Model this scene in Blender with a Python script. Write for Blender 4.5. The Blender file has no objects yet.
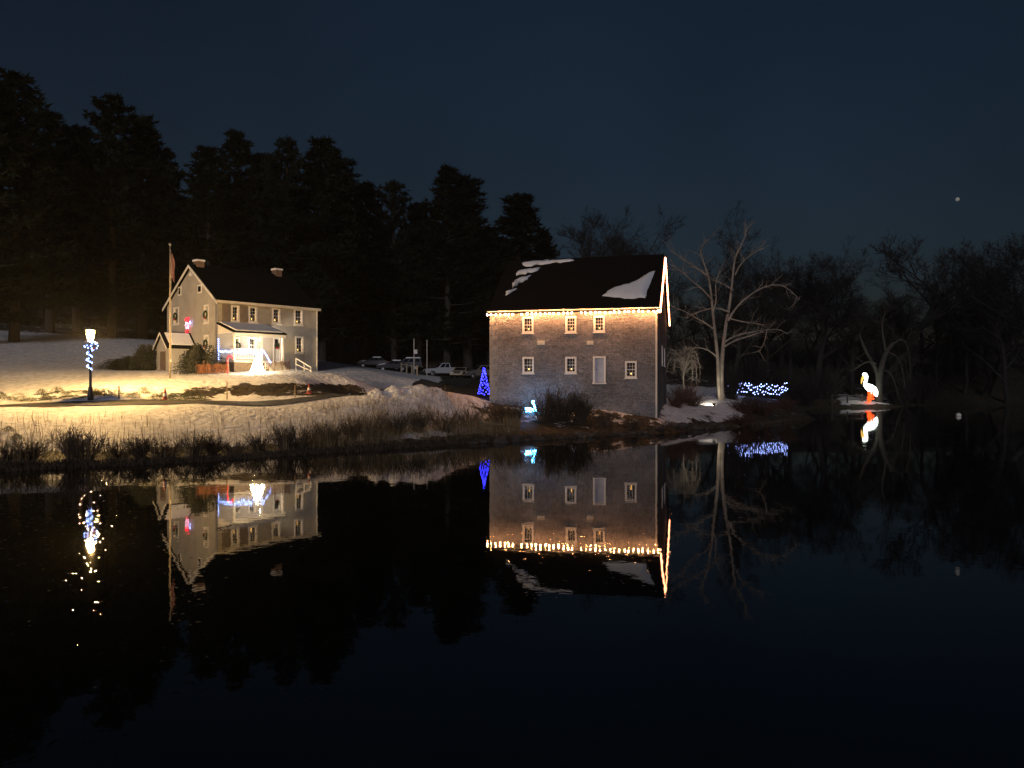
import bpy, math, random
import numpy as np
from mathutils import Vector
R = math.radians
random.seed(7)
rng = np.random.default_rng(7)
S = bpy.context.scene
C = S.collection

# ------------------------------------------------------------------ camera, sky, sun, exposure
F, CX, CY, CH = 770.0, 512.0, 384.0, 3.2      # focal length in px, picture centre, height above the water
cam = bpy.data.cameras.new('camera'); cam.sensor_width = 36.0; cam.lens = F / 1024 * 36
cam.clip_end = 4000; cam.clip_start = 0.1
co = bpy.data.objects.new('camera', cam); C.objects.link(co)
co.location = (0, 0, CH); co.rotation_euler = (R(90), 0, 0); S.camera = co

SUN_EL, SUN_AZ = 20.0, 190.0                  # azimuth clockwise from +Y: from behind the photographer
W = bpy.data.worlds.new('World'); S.world = W; W.use_nodes = True
nt = W.node_tree; bg = nt.nodes['Background']
sky = nt.nodes.new('ShaderNodeTexSky'); sky.sky_type = 'NISHITA'; sky.sun_disc = False
sky.sun_elevation = R(4.0); sky.sun_rotation = R(SUN_AZ); sky.altitude = 100; sky.air_density = 1.0; sky.dust_density = 2.0; sky.ozone_density = 4.0
tc = nt.nodes.new('ShaderNodeTexCoord')
nz = nt.nodes.new('ShaderNodeTexNoise'); nz.inputs['Scale'].default_value = 1.6; nz.inputs['Detail'].default_value = 5
mp = nt.nodes.new('ShaderNodeMapRange'); mp.inputs[1].default_value = .3; mp.inputs[2].default_value = .75; mp.inputs[3].default_value = .66; mp.inputs[4].default_value = 1.28
mx = nt.nodes.new('ShaderNodeMix'); mx.data_type = 'RGBA'; mx.blend_type = 'MULTIPLY'; mx.inputs[0].default_value = 1
nt.links.new(tc.outputs['Generated'], nz.inputs['Vector']); nt.links.new(nz.outputs['Fac'], mp.inputs[0])
nt.links.new(sky.outputs[0], mx.inputs[6]); nt.links.new(mp.outputs[0], mx.inputs[7])
hz = nt.nodes.new('ShaderNodeMix'); hz.data_type = 'RGBA'; hz.blend_type = 'MULTIPLY'; hz.inputs[0].default_value = 1; hz.inputs[7].default_value = (2.2, 1.38, 1.16, 1)   # thin cloud greys the night blue
nt.links.new(mx.outputs[2], hz.inputs[6]); nt.links.new(hz.outputs[2], bg.inputs['Color'])
bg.inputs['Strength'].default_value = 0.012

sd = bpy.data.lights.new('town_glow', 'SUN'); sd.energy = 0.68; sd.angle = R(12); sd.color = (.92, .90, 1.0)  # dim lamp added at night, standing in for town lights behind the camera
so = bpy.data.objects.new('town_glow', sd); C.objects.link(so)
so.rotation_euler = (R(90 - SUN_EL), 0, R(-SUN_AZ) + R(180)); so.location = (0, -40, 60)
S.view_settings.view_transform = 'Standard'; S.view_settings.look = 'None'; S.view_settings.gamma = 1; S.view_settings.exposure = 0
S.render.engine = 'CYCLES'
S.cycles.use_denoising = True
S.cycles.max_bounces = 8; S.cycles.diffuse_bounces = 3; S.cycles.transparent_max_bounces = 12
S.cycles.sample_clamp_indirect = 4.0; S.cycles.sample_clamp_direct = 0
S.cycles.use_adaptive_sampling = False

# ------------------------------------------------------------------ helpers
def at(px, py, d):
    return Vector(((px - CX) / F * d, d, CH - (py - CY) / F * d))
def atx(px, d): return (px - CX) / F * d

class MB:
    def __init__(s): s.v = []; s.f = []
    def add(s, vs, fs):
        n = len(s.v); s.v.extend([tuple(v) for v in vs]); s.f.extend([tuple(i + n for i in f) for f in fs]); return s
    def quad(s, a, b, c, d): return s.add([a, b, c, d], [(0, 1, 2, 3)])
    def box(s, x0, x1, y0, y1, z0, z1):
        return s.hexa([(x0, y0, z0), (x1, y0, z0), (x1, y1, z0), (x0, y1, z0), (x0, y0, z1), (x1, y0, z1), (x1, y1, z1), (x0, y1, z1)])
    def hexa(s, p):
        return s.add(p, [(3, 2, 1, 0), (4, 5, 6, 7), (0, 1, 5, 4), (1, 2, 6, 5), (2, 3, 7, 6), (3, 0, 4, 7)])
    def prism(s, a, b):   # two matching loops
        n = len(a)
        return s.add(list(a) + list(b), [tuple(range(n))[::-1], tuple(range(n, 2 * n))] + [(i, (i + 1) % n, n + (i + 1) % n, n + i) for i in range(n)])
    def tube(s, pts, rad, n=6, cap=True):
        pts = [Vector(p) for p in pts]
        if not hasattr(rad, '__len__'): rad = [rad] * len(pts)
        vs = []; prev = None
        for i, p in enumerate(pts):
            t = (pts[min(i + 1, len(pts) - 1)] - pts[max(i - 1, 0)])
            if t.length < 1e-9: t = Vector((0, 0, 1))
            t.normalize()
            if prev is None:
                a = t.orthogonal().normalized()
            else:
                a = prev - t * prev.dot(t)
                a = a.normalized() if a.length > 1e-6 else t.orthogonal().normalized()
            prev = a; b = t.cross(a)
            for k in range(n):
                w = 2 * math.pi * k / n
                vs.append(p + (a * math.cos(w) + b * math.sin(w)) * rad[i])
        m = len(pts)
        fs = [(i * n + k, i * n + (k + 1) % n, (i + 1) * n + (k + 1) % n, (i + 1) * n + k) for i in range(m - 1) for k in range(n)]
        if cap: fs += [tuple(range(n))[::-1], tuple(range((m - 1) * n, m * n))]
        return s.add(vs, fs)
    def lathe(s, prof, c=(0, 0, 0), n=16):
        vs = []
        for r, z in prof:
            for k in range(n):
                w = 2 * math.pi * k / n
                vs.append((c[0] + r * math.cos(w), c[1] + r * math.sin(w), c[2] + z))
        m = len(prof)
        fs = [(i * n + k, i * n + (k + 1) % n, (i + 1) * n + (k + 1) % n, (i + 1) * n + k) for i in range(m - 1) for k in range(n)]
        fs += [tuple(range(n))[::-1], tuple(range((m - 1) * n, m * n))]
        return s.add(vs, fs)
    def ball(s, c, r, n=8, m=5, sz=1.0):
        prof = [(r * math.sin(math.pi * (i + .001) / m) if 0 < i < m else r * .02, -r * sz * math.cos(math.pi * i / m)) for i in range(m + 1)]
        return s.lathe(prof, c, n)
    def mesh(s, name, mat, smooth=False):
        me = bpy.data.meshes.new(name); me.from_pydata(s.v, [], s.f); me.materials.append(mat)
        if smooth: me.polygons.foreach_set('use_smooth', [True] * len(me.polygons))
        me.update(); return me
    def build(s, name, mat, parent=None, smooth=False, label=None):
        return link(name, s.mesh(name, mat, smooth), parent, label)
def link(name, me, parent=None, label=None):
    o = bpy.data.objects.new(name, me); C.objects.link(o)
    if parent is not None:
        o.parent = parent
        root = parent.get('_w')
        if root is not None:            # mesh written in world coordinates under a thing that has a location
            o.location = (-root[0], -root[1], -root[2])
    if label: o['label'] = label
    return o
def tag(o, label, cat, group=None, kind=None):
    if label: o['label'] = label
    if cat: o['category'] = cat
    if group: o['group'] = group
    if kind: o['kind'] = kind
    return o
def thing(name, label, cat, loc=(0, 0, 0), group=None, world=False, rz=0):
    o = bpy.data.objects.new(name, None); o.empty_display_size = .3; C.objects.link(o)
    o.location = loc; o.rotation_euler = (0, 0, rz)
    if world: o['_w'] = tuple(loc)
    return tag(o, label, cat, group)
def dup(src, loc, rz=0, scale=(1, 1, 1), label=None, group=None):
    def rec(o, par):
        c = o.copy(); C.objects.link(c); c.parent = par
        for ch in kids[o]: rec(ch, c)
        return c
    kids = {}
    def coll(o):
        kids[o] = list(o.children)
        for ch in kids[o]: coll(ch)
    coll(src)
    c = rec(src, None); c.location = loc; c.rotation_euler = (0, 0, rz); c.scale = scale
    if label: c['label'] = label
    if group: c['group'] = group
    return c
def struct(o): o['kind'] = 'structure'; return o

# ------------------------------------------------------------------ materials
def mat(name, col, rough=.7, metal=0, emit=None, estr=0, var=0, vscale=3.0, bump=0, bscale=20, spec=.5):
    m = bpy.data.materials.new(name); m.use_nodes = True
    n = m.node_tree; b = n.nodes['Principled BSDF']
    b.inputs['Base Color'].default_value = (*col, 1); b.inputs['Roughness'].default_value = rough; b.inputs['Metallic'].default_value = metal
    b.inputs['Specular IOR Level'].default_value = spec
    if emit: b.inputs['Emission Color'].default_value = (*emit, 1); b.inputs['Emission Strength'].default_value = estr
    t = n.nodes.new('ShaderNodeTexCoord')
    if var:
        z = n.nodes.new('ShaderNodeTexNoise'); z.inputs['Scale'].default_value = vscale; z.inputs['Detail'].default_value = 6; z.inputs['Roughness'].default_value = .65
        r = n.nodes.new('ShaderNodeValToRGB')
        r.color_ramp.elements[0].position = .3; r.color_ramp.elements[1].position = .7
        r.color_ramp.elements[0].color = (*[c * (1 - var) for c in col], 1); r.color_ramp.elements[1].color = (*[min(1, c * (1 + var)) for c in col], 1)
        n.links.new(t.outputs['Object'], z.inputs['Vector']); n.links.new(z.outputs['Fac'], r.inputs[0]); n.links.new(r.outputs[0], b.inputs['Base Color'])
    if bump:
        z = n.nodes.new('ShaderNodeTexNoise'); z.inputs['Scale'].default_value = bscale; z.inputs['Detail'].default_value = 5
        u = n.nodes.new('ShaderNodeBump'); u.inputs['Strength'].default_value = bump; u.inputs['Distance'].default_value = .05
        n.links.new(t.outputs['Object'], z.inputs['Vector']); n.links.new(z.outputs['Fac'], u.inputs['Height']); n.links.new(u.outputs[0], b.inputs['Normal'])
    return m
def glow(name, col, s): return mat(name, col, .4, emit=col, estr=s)

def stone_mat(name, base, mortar, sx, rowh, var, frame_u):
    """irregular coursed rubble: two brick layouts warped by noise, per-stone tone, mortar smears"""
    m = bpy.data.materials.new(name); m.use_nodes = True; n = m.node_tree; L = n.links
    b = n.nodes['Principled BSDF']; b.inputs['Roughness'].default_value = .9
    tc = n.nodes.new('ShaderNodeTexCoord')
    dx = n.nodes.new('ShaderNodeVectorMath'); dx.operation = 'DOT_PRODUCT'; dx.inputs[1].default_value = frame_u
    sp = n.nodes.new('ShaderNodeSeparateXYZ'); cb = n.nodes.new('ShaderNodeCombineXYZ')
    L.new(tc.outputs['Object'], dx.inputs[0]); L.new(tc.outputs['Object'], sp.inputs[0])
    L.new(dx.outputs['Value'], cb.inputs[0]); L.new(sp.outputs[2], cb.inputs[1])
    nz = n.nodes.new('ShaderNodeTexNoise'); nz.inputs['Scale'].default_value = 2.6; nz.inputs['Detail'].default_value = 6
    L.new(cb.outputs[0], nz.inputs['Vector'])
    sub = n.nodes.new('ShaderNodeVectorMath'); sub.operation = 'SUBTRACT'; sub.inputs[1].default_value = (.5, .5, .5)
    sc = n.nodes.new('ShaderNodeVectorMath'); sc.operation = 'SCALE'; sc.inputs['Scale'].default_value = .42
    ad = n.nodes.new('ShaderNodeVectorMath'); ad.operation = 'ADD'
    L.new(nz.outputs['Color'], sub.inputs[0]); L.new(sub.outputs[0], sc.inputs[0]); L.new(sc.outputs[0], ad.inputs[0]); L.new(cb.outputs[0], ad.inputs[1])
    br = n.nodes.new('ShaderNodeTexBrick'); br.offset = .43; br.squash = 1.4; br.squash_frequency = 3
    br.inputs['Scale'].default_value = 1; br.inputs['Brick Width'].default_value = sx; br.inputs['Row Height'].default_value = rowh
    br.inputs['Mortar Size'].default_value = .022; br.inputs['Mortar Smooth'].default_value = .4; br.inputs['Bias'].default_value = -.1
    br.inputs['Color1'].default_value = (*[c * (1 - var) for c in base], 1); br.inputs['Color2'].default_value = (*[c * (1 + var) for c in base], 1); br.inputs['Mortar'].default_value = (*mortar, 1)
    L.new(ad.outputs[0], br.inputs['Vector'])
    n2 = n.nodes.new('ShaderNodeTexNoise'); n2.inputs['Scale'].default_value = .55; n2.inputs['Detail'].default_value = 8; n2.inputs['Roughness'].default_value = .7
    L.new(ad.outputs[0], n2.inputs['Vector'])
    mr = n.nodes.new('ShaderNodeMapRange'); mr.inputs[1].default_value = .46; mr.inputs[2].default_value = .62; mr.inputs[4].default_value = .8
    L.new(n2.outputs['Fac'], mr.inputs[0])
    mxx = n.nodes.new('ShaderNodeMix'); mxx.data_type = 'RGBA'; mxx.inputs[7].default_value = (*mortar, 1)
    L.new(mr.outputs[0], mxx.inputs[0]); L.new(br.outputs['Color'], mxx.inputs[6])
    n3 = n.nodes.new('ShaderNodeTexNoise'); n3.inputs['Scale'].default_value = 9; n3.inputs['Detail'].default_value = 4
    L.new(ad.outputs[0], n3.inputs['Vector'])
    m3 = n.nodes.new('ShaderNodeMapRange'); m3.inputs[1].default_value = .3; m3.inputs[2].default_value = .7; m3.inputs[3].default_value = .6; m3.inputs[4].default_value = 1.3
    L.new(n3.outputs['Fac'], m3.inputs[0])
    mul = n.nodes.new('ShaderNodeMix'); mul.data_type = 'RGBA'; mul.blend_type = 'MULTIPLY'; mul.inputs[0].default_value = 1
    n5 = n.nodes.new('ShaderNodeTexNoise'); n5.inputs['Scale'].default_value = .35; n5.inputs['Detail'].default_value = 7; n5.inputs['Roughness'].default_value = .6
    L.new(cb.outputs[0], n5.inputs['Vector']); m5 = n.nodes.new('ShaderNodeMapRange'); m5.inputs[1].default_value = .32; m5.inputs[2].default_value = .68; m5.inputs[3].default_value = .68; m5.inputs[4].default_value = 1.28
    L.new(n5.outputs['Fac'], m5.inputs[0]); mu5 = n.nodes.new('ShaderNodeMix'); mu5.data_type = 'RGBA'; mu5.blend_type = 'MULTIPLY'; mu5.inputs[0].default_value = 1
    L.new(mxx.outputs[2], mu5.inputs[6]); L.new(m5.outputs[0], mu5.inputs[7]); L.new(mu5.outputs[2], mul.inputs[6]); L.new(m3.outputs[0], mul.inputs[7]); L.new(mul.outputs[2], b.inputs['Base Color'])
    bp = n.nodes.new('ShaderNodeBump'); bp.inputs['Strength'].default_value = .8; bp.inputs['Distance'].default_value = .06; bp.invert = True
    hh = n.nodes.new('ShaderNodeMath'); hh.operation = 'MULTIPLY_ADD'; hh.inputs[1].default_value = -.5
    L.new(n3.outputs['Fac'], hh.inputs[0]); L.new(br.outputs['Fac'], hh.inputs[2])
    L.new(hh.outputs[0], bp.inputs['Height']); L.new(bp.outputs[0], b.inputs['Normal'])
    return m

M = {}
M['white'] = mat('white_paint', (.72, .70, .65), .55, var=.08, vscale=2)
M['cream'] = mat('cream_paint', (.62, .57, .47), .6, var=.1, vscale=2)
M['doorgrey'] = mat('pale_door_paint', (.42, .43, .50), .5, var=.12, vscale=3)
M['shingle'] = mat('dark_shingle', (.0065, .006, .006), .9, var=.4, vscale=4, bump=.5, bscale=12, spec=.1)
M['wood'] = mat('weathered_wood', (.12, .085, .06), .85, var=.35, vscale=6)
M['black'] = mat('black_iron', (.012, .012, .014), .45)
M['dark'] = mat('dark_interior', (.012, .012, .014), .9)
M['bark'] = mat('dark_bark', (.035, .03, .024), .95, var=.5, vscale=3, bump=.6, bscale=10)
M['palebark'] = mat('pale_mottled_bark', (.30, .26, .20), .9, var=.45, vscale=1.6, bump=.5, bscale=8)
M['midbark'] = mat('grey_bark', (.055, .048, .038), .9, var=.4, vscale=2.5, bump=.5, bscale=8)
M['twig'] = mat('twig_bark', (.014, .013, .0125), .95, var=.4, vscale=2)
M['needle'] = mat('pine_needles', (.009, .014, .0085), .85, var=.6, vscale=.5, spec=.15)
M['needle2'] = mat('spruce_needles', (.012, .026, .014), .85, var=.5, vscale=2, spec=.2)
M['yew'] = mat('evergreen_leaves', (.022, .024, .014), .8, var=.6, vscale=3)
M['brush'] = mat('brown_twigs', (.075, .055, .036), .95, var=.5, vscale=3)
M['redbrush'] = mat('reddish_twigs', (.07, .035, .022), .95, var=.4, vscale=3)
M['straw'] = mat('dead_grass', (.20, .15, .08), .9, var=.5, vscale=.8)
M['snow'] = mat('old_snow', (.78, .78, .80), .7, var=.06, vscale=1.5, bump=.4, bscale=6)
M['brick'] = mat('chimney_brick', (.16, .11, .085), .9, var=.35, vscale=6)
M['steel'] = mat('galvanised_steel', (.35, .35, .35), .4, metal=.8)
M['whitesteel'] = mat('white_enamel', (.7, .7, .68), .4)
M['orange'] = mat('orange_plastic', (.24, .085, .032), .6)
M['conered'] = mat('cone_orange', (.34, .05, .028), .6)
M['polewood'] = mat('weathered_pole', (.26, .22, .16), .7, var=.2)
M['shutter'] = mat('brown_shutter_paint', (.20, .165, .135), .7, var=.15)
M['flag'] = mat('flag_cloth', (.12, .06, .065), .9, var=.5, vscale=4)
M['asphalt'] = mat('asphalt', (.035, .033, .03), .75, var=.5, vscale=1.2, bump=.5, bscale=30)
M['rubber'] = mat('tyre_rubber', (.015, .015, .015), .8)
M['carwhite'] = mat('white_car_paint', (.42, .44, .46), .3, var=.08)
M['cartan'] = mat('tan_car_paint', (.45, .36, .24), .35)
M['carsilver'] = mat('grey_car_paint', (.14, .13, .125), .3)
M['cardark'] = mat('dark_car_paint', (.03, .035, .045), .3)
M['carglass'] = mat('car_glass', (.01, .012, .015), .08)
M['chrome'] = mat('chrome', (.6, .6, .6), .2, metal=1)
M['lens'] = mat('lamp_lens', (.7, .7, .65), .15)
M['rock'] = mat('shore_rock', (.05, .045, .04), .95, var=.5, vscale=3, bump=.8, bscale=6)
M['wreath'] = mat('wreath_green', (.02, .04, .018), .9, var=.5, vscale=15)
M['bow'] = mat('red_ribbon', (.5, .02, .02), .6)
M['cable'] = mat('green_cable', (.01, .02, .012), .7)
M['warm'] = glow('warm_bulb', (1, .42, .15), 560)
M['warmrope'] = glow('warm_rope_bulb', (1, .34, .15), 20)
M['blue'] = glow('blue_bulb', (.03, .03, 1.0), 20)
M['bluewhite'] = glow('blue_white_bulb', (.32, .42, 1.0), 8)
M['coolwhite'] = glow('cool_white_bulb', (.24, .38, 1.0), 14)
M['cyan'] = glow('pale_blue_bulb', (.10, .50, 1.0), 75)
M['red'] = glow('red_bulb', (1, .015, .03), 3.5)
M['pinkwhite'] = glow('pink_white_bulb', (1, .5, .75), 2.5)
M['candle'] = glow('candle_bulb', (1, .50, .12), 9)
M['lantern'] = glow('lantern_glass', (1, .585, .19), 5600)
M['yardtree'] = glow('yard_light_bulb', (1, .78, .45), 220)
M['porch'] = glow('porch_fixture_glow', (1, .82, .66), 650)
M['pelwhite'] = glow('lit_white_plastic', (.85, 1, .86), 5)
M['pelorange'] = glow('lit_orange_plastic', (1, .09, .012), 2)
M['pelyellow'] = glow('lit_yellow_plastic', (1, .55, .10), 1.3)
M['moonm'] = glow('moon_surface', (.30, .28, .26), .38)
M['flood'] = glow('flood_lens', (1, .85, .6), 6)

def glass_mat():
    m = bpy.data.materials.new('window_glass'); m.use_nodes = True; n = m.node_tree
    for x in list(n.nodes):
        if x.type != 'OUTPUT_MATERIAL': n.nodes.remove(x)
    out = n.nodes['Material Output']
    t = n.nodes.new('ShaderNodeBsdfTransparent'); t.inputs[0].default_value = (.85, .88, .88, 1)
    g = n.nodes.new('ShaderNodeBsdfGlossy'); g.inputs['Roughness'].default_value = .03
    f = n.nodes.new('ShaderNodeFresnel'); f.inputs[0].default_value = 1.5
    x = n.nodes.new('ShaderNodeMixShader')
    n.links.new(f.outputs[0], x.inputs[0]); n.links.new(t.outputs[0], x.inputs[1]); n.links.new(g.outputs[0], x.inputs[2]); n.links.new(x.outputs[0], out.inputs[0])
    return m
M['glass'] = glass_mat()

# ------------------------------------------------------------------ terrain
shore = [(-260, 23), (-150, 25.5), (-60, 27), (0, 28), (100, 29.5), (200, 31.5), (300, 34.5), (400, 38), (480, 41.5), (550, 44.5), (600, 47), (650, 49.5), (690, 53), (730, 57), (770, 61), (792, 66), (798, 74), (800, 85), (815, 97), (832, 103), (866, 104.5), (893, 105.5), (902, 112), (960, 116), (1030, 116), (1120, 110), (1250, 95), (1500, 70)]
cp = []
for px, d in shore: cp.append((atx(px, d), d, 0.0))
def dep(px, d, z): cp.append((atx(px, d), d, z))
for px, d in [(-150, 23), (0, 25.5), (100, 27), (200, 29), (300, 32), (400, 35), (480, 38.5), (550, 41.5), (600, 44), (650, 46.5), (690, 49.5), (730, 53), (790, 58), (815, 66), (830, 78), (840, 92), (866, 99), (905, 104), (960, 108), (1050, 106)]: dep(px, d, -.75)
for px, d in [(850, 70), (950, 85), (1000, 60), (700, 35), (300, 18), (500, 22), (900, 40), (100, 15), (1150, 70)]: dep(px, d, -1.3)
for x, y in [(-60, 0), (0, 0), (60, 0), (-30, -30), (40, -30), (60, 30), (-60, 14)]: cp.append((x, y, -1.3))
def lp(px, py, d): cp.append((atx(px, d), d, CH - (py - CY) / F * d))
for a in [(0, 462, 29.2), (100, 461, 30.7), (200, 457, 32.8), (300, 450, 35.7), (400, 442, 39.2), (480, 436, 42.6),      # bank lip
          (0, 440, 34), (100, 438, 35), (200, 433, 38), (300, 424, 41.5), (400, 414, 45), (-100, 445, 32),
          (0, 407, 41), (100, 405.5, 41.7), (200, 403.5, 43.2), (300, 400, 47), (-100, 409, 40),                       # path
          (0, 404, 43.5), (90, 400, 44), (200, 400, 45.5), (170, 377.7, 52), (100, 383, 50), (20, 385, 50),
          (230, 398, 48), (300, 397, 49), (360, 396, 52), (230, 381, 51), (300, 380, 52.3), (350, 381, 55.5), (366, 383, 58.5), (380, 396.5, 54), (390, 395.5, 57), (405, 394, 60.5), (420, 392.5, 64),
          (50, 371, 56), (50, 352, 70), (50, 336, 84), (-80, 332, 80), (130, 340, 82), (0, 371, 56),
          (217, 369, 58), (167, 370, 63.5), (319, 371, 64.7), (250, 374, 55), (290, 370, 60), (210, 352, 74), (240, 373.5, 56),
          (330, 367, 70), (370, 370, 72), (400, 376, 71), (430, 381, 69), (448, 385, 67), (350, 380, 61), (380, 384, 62.5),
          (350, 396, 55), (400, 393.5, 62.5), (440, 388, 70), (465, 382, 80), (440, 376, 105), (400, 374, 100), (475, 379, 97), (350, 368, 100), (410, 374, 81),
          (380, 401, 46.5), (400, 396.5, 48), (420, 391.8, 48.6), (437, 392, 49.2), (455, 394.5, 51), (475, 396.5, 53.5), (420, 417, 45.2), (450, 415, 47.5), (480, 412, 50), (420, 396, 54), (460, 393, 60),
          (490, 403, 55.2), (520, 407, 54), (560, 412, 52.7), (600, 415, 51.5), (657, 420, 51.5), (484, 396, 58), (510, 425, 47), (570, 426, 48.5), (630, 428, 50.5),
          (690, 415, 57), (722, 400, 66), (757, 398, 70), (785, 402, 70), (680, 402, 66), (680, 395, 78), (740, 392, 85), (780, 396, 85), (560, 385, 75), (600, 380, 90),
          (866, 403.2, 107), (845, 403.5, 106), (885, 403, 108), (866, 400, 116), (950, 398, 122), (1020, 398, 122), (810, 398, 112), (760, 390, 110)]: lp(*a)
for px, d, z in [(-200, 80, 9), (-300, 60, 6), (-250, 40, 2.6), (100, 110, 11), (300, 120, 8.5), (450, 130, 7.5), (600, 130, 7), (750, 140, 7), (900, 150, 7), (1050, 150, 7), (1200, 130, 6), (1400, 110, 5), (100, 160, 14), (500, 180, 13), (900, 190, 14), (1250, 180, 12), (-200, 130, 14), (1600, 90, 5), (-500, 60, 8), (-400, 30, 2)]: dep(px, d, z)
cp = np.array(cp)
def tps_k(r2): return np.where(r2 > 0, r2 * np.log(np.maximum(r2, 1e-12)) * .5, 0)
_n = len(cp); _s = 50.0
_A = cp[:, :2] / _s
_K = tps_k(((_A[:, None] - _A[None]) ** 2).sum(-1)) + np.eye(_n) * 2e-4
_P = np.c_[np.ones(_n), _A]
_M = np.block([[_K, _P], [_P.T, np.zeros((3, 3))]])
_w = np.linalg.solve(_M, np.r_[cp[:, 2], 0, 0, 0])
def _noise2(x, y):
    return (np.sin(x * 1.3 + 1.7 * np.sin(y * .9)) * np.sin(y * 1.1 + 1.3 * np.sin(x * .7 + 2)) * .5
            + np.sin(x * 3.1 + 2 * np.sin(y * 2.3 + 1)) * np.sin(y * 2.7 + 2 * np.sin(x * 1.9)) * .3
            + np.sin(x * 7.3 + 2 * np.sin(y * 5.1)) * np.sin(y * 6.7 + 2 * np.sin(x * 4.9 + 3)) * .2)
def terr(x, y):
    x = np.atleast_1d(np.asarray(x, float)); y = np.atleast_1d(np.asarray(y, float))
    out = np.zeros(x.shape)
    xf, yf = x.ravel(), y.ravel(); res = np.zeros(len(xf))
    for i in range(0, len(xf), 20000):
        q = np.c_[xf[i:i + 20000], yf[i:i + 20000]] / _s
        k = tps_k(((q[:, None] - _A[None]) ** 2).sum(-1))
        res[i:i + 20000] = k @ _w[:_n] + _w[_n] + q @ _w[_n + 1:]
    far = np.clip((np.hypot(xf * .9, yf - 60) - 120) / 90, 0, 1)
    res = np.clip(res, -1.6, 16) * (1 - far) + 13 * far * (yf > -20) + (-1.4) * far * (yf <= -20)
    pile = np.clip(1 - np.abs(yf - (48.6 + .16 * (xf + 5.8))) / 1.5, 0, 1) * np.clip((xf + 9.6) / 1.2, 0, 1) * np.clip((-2.2 - xf) / 1.5, 0, 1)
    res = res + pile * (.30 + .22 * np.sin(xf * 2.3) * np.sin(yf * 2.9 + xf) + .14 * np.sin(xf * 5.3 + yf * 4.1))
    res = res + _noise2(xf, yf) * .045 * np.clip(res * 2 + .4, 0.1, 1)
    return res.reshape(x.shape)
def gz(x, y): return float(terr(x, y)[0])
def ground(px, d): x = atx(px, d); return Vector((x, d, gz(x, d)))

def axis(parts):
    out = []
    for a, b, st in parts: out += list(np.arange(a, b, st))
    return np.array(out + [parts[-1][1]])
gx = axis([(-500, -200, 50), (-200, -70, 6), (-70, -46, 1.0), (-46, 34, .3), (34, 62, .8), (62, 200, 6), (200, 500, 50)])
gy = axis([(-200, 20, 20), (20, 26, 1), (26, 72, .28), (72, 125, .8), (125, 220, 5), (220, 600, 60)])
X, Y = np.meshgrid(gx, gy)
Z = terr(X, Y)
nx, ny = len(gx), len(gy)
me = bpy.data.meshes.new('ground')
V = np.c_[X.ravel(), Y.ravel(), Z.ravel()]
idx = np.arange(nx * ny).reshape(ny, nx)
Fc = np.stack([idx[:-1, :-1], idx[:-1, 1:], idx[1:, 1:], idx[1:, :-1]], -1).reshape(-1, 4)
me.from_pydata(V.tolist(), [], Fc.tolist())
me.polygons.foreach_set('use_smooth', [True] * len(me.polygons))
# where the snow lies (1) and where the earth is bare (0); measured on the photograph, kept as a map on the land
def sstep(a, b, x): t = np.clip((x - a) / (b - a), 0, 1); return t * t * (3 - 2 * t)
x, y, z = V[:, 0], V[:, 1], V[:, 2]
PX = CX + F * x / np.maximum(y, 1)
sn = np.ones(len(x))
sn *= .12 + .88 * sstep(.20, .50, z) * (1 - .2 * (1 - sstep(.5, 1.1, z)))
bank = sstep(222, 236, PX) * (1 - sstep(362, 376, PX)) * sstep(2.34, 2.55, z) * (1 - sstep(3.1, 3.45, z)) * sstep(46.5, 48, y) * (1 - sstep(55, 57, y))
bank2 = sstep(178, 190, PX) * (1 - sstep(222, 236, PX)) * sstep(2.40, 2.55, z) * (1 - sstep(2.9, 3.2, z)) * sstep(45.5, 47, y)
sn *= 1 - .5 * bank2
sn *= 1 - .74 * bank
sn *= 1 - .47 * (PX < 215) * sstep(43.2, 43.8, y) * (1 - sstep(46.5, 50, y)) * (.75 + .25 * np.sin(x * .9))
mf = sstep(455, 500, PX) * (1 - sstep(655, 668, PX)) * (1 - sstep(62, 64, y)) * (1 - sstep(2.5, 2.9, z) * (PX < 482))
sn *= 1 - .62 * mf
rt = sstep(656, 668, PX) * (1 - sstep(735, 745, PX))
sn *= 1 - .22 * rt * (1 - sstep(60, 63, y))
sn *= 1 - .75 * sstep(738, 748, PX) * (1 - sstep(826, 834, PX))
sn *= 1 - .95 * sstep(896, 904, PX)
sn *= 1 - .9 * sstep(436, 446, PX) * (1 - sstep(500, 510, PX)) * sstep(56, 58.5, y)
fl = sstep(84, 92, y) * (PX < 840)
sn *= 1 - .72 * fl
sn *= 1 - sstep(112, 125, y) * .8
at_ = me.attributes.new('snow', 'FLOAT', 'POINT'); at_.data.foreach_set('value', sn.astype(np.float32))
gm = bpy.data.materials.new('snowy_ground'); gm.use_nodes = True; n = gm.node_tree; L = n.links
b = n.nodes['Principled BSDF']; b.inputs['Roughness'].default_value = .8; b.inputs['Specular IOR Level'].default_value = .25
tc = n.nodes.new('ShaderNodeTexCoord')
an = n.nodes.new('ShaderNodeAttribute'); an.attribute_name = 'snow'
n1 = n.nodes.new('ShaderNodeTexNoise'); n1.inputs['Scale'].default_value = .9; n1.inputs['Detail'].default_value = 9; n1.inputs['Roughness'].default_value = .68
L.new(tc.outputs['Object'], n1.inputs['Vector'])
m1 = n.nodes.new('ShaderNodeMapRange'); m1.inputs[1].default_value = .28; m1.inputs[2].default_value = .72; m1.inputs[3].default_value = -.5; m1.inputs[4].default_value = .5
L.new(n1.outputs['Fac'], m1.inputs[0])
ad = n.nodes.new('ShaderNodeMath'); ad.operation = 'ADD'; L.new(an.outputs['Fac'], ad.inputs[0]); L.new(m1.outputs[0], ad.inputs[1])
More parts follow.
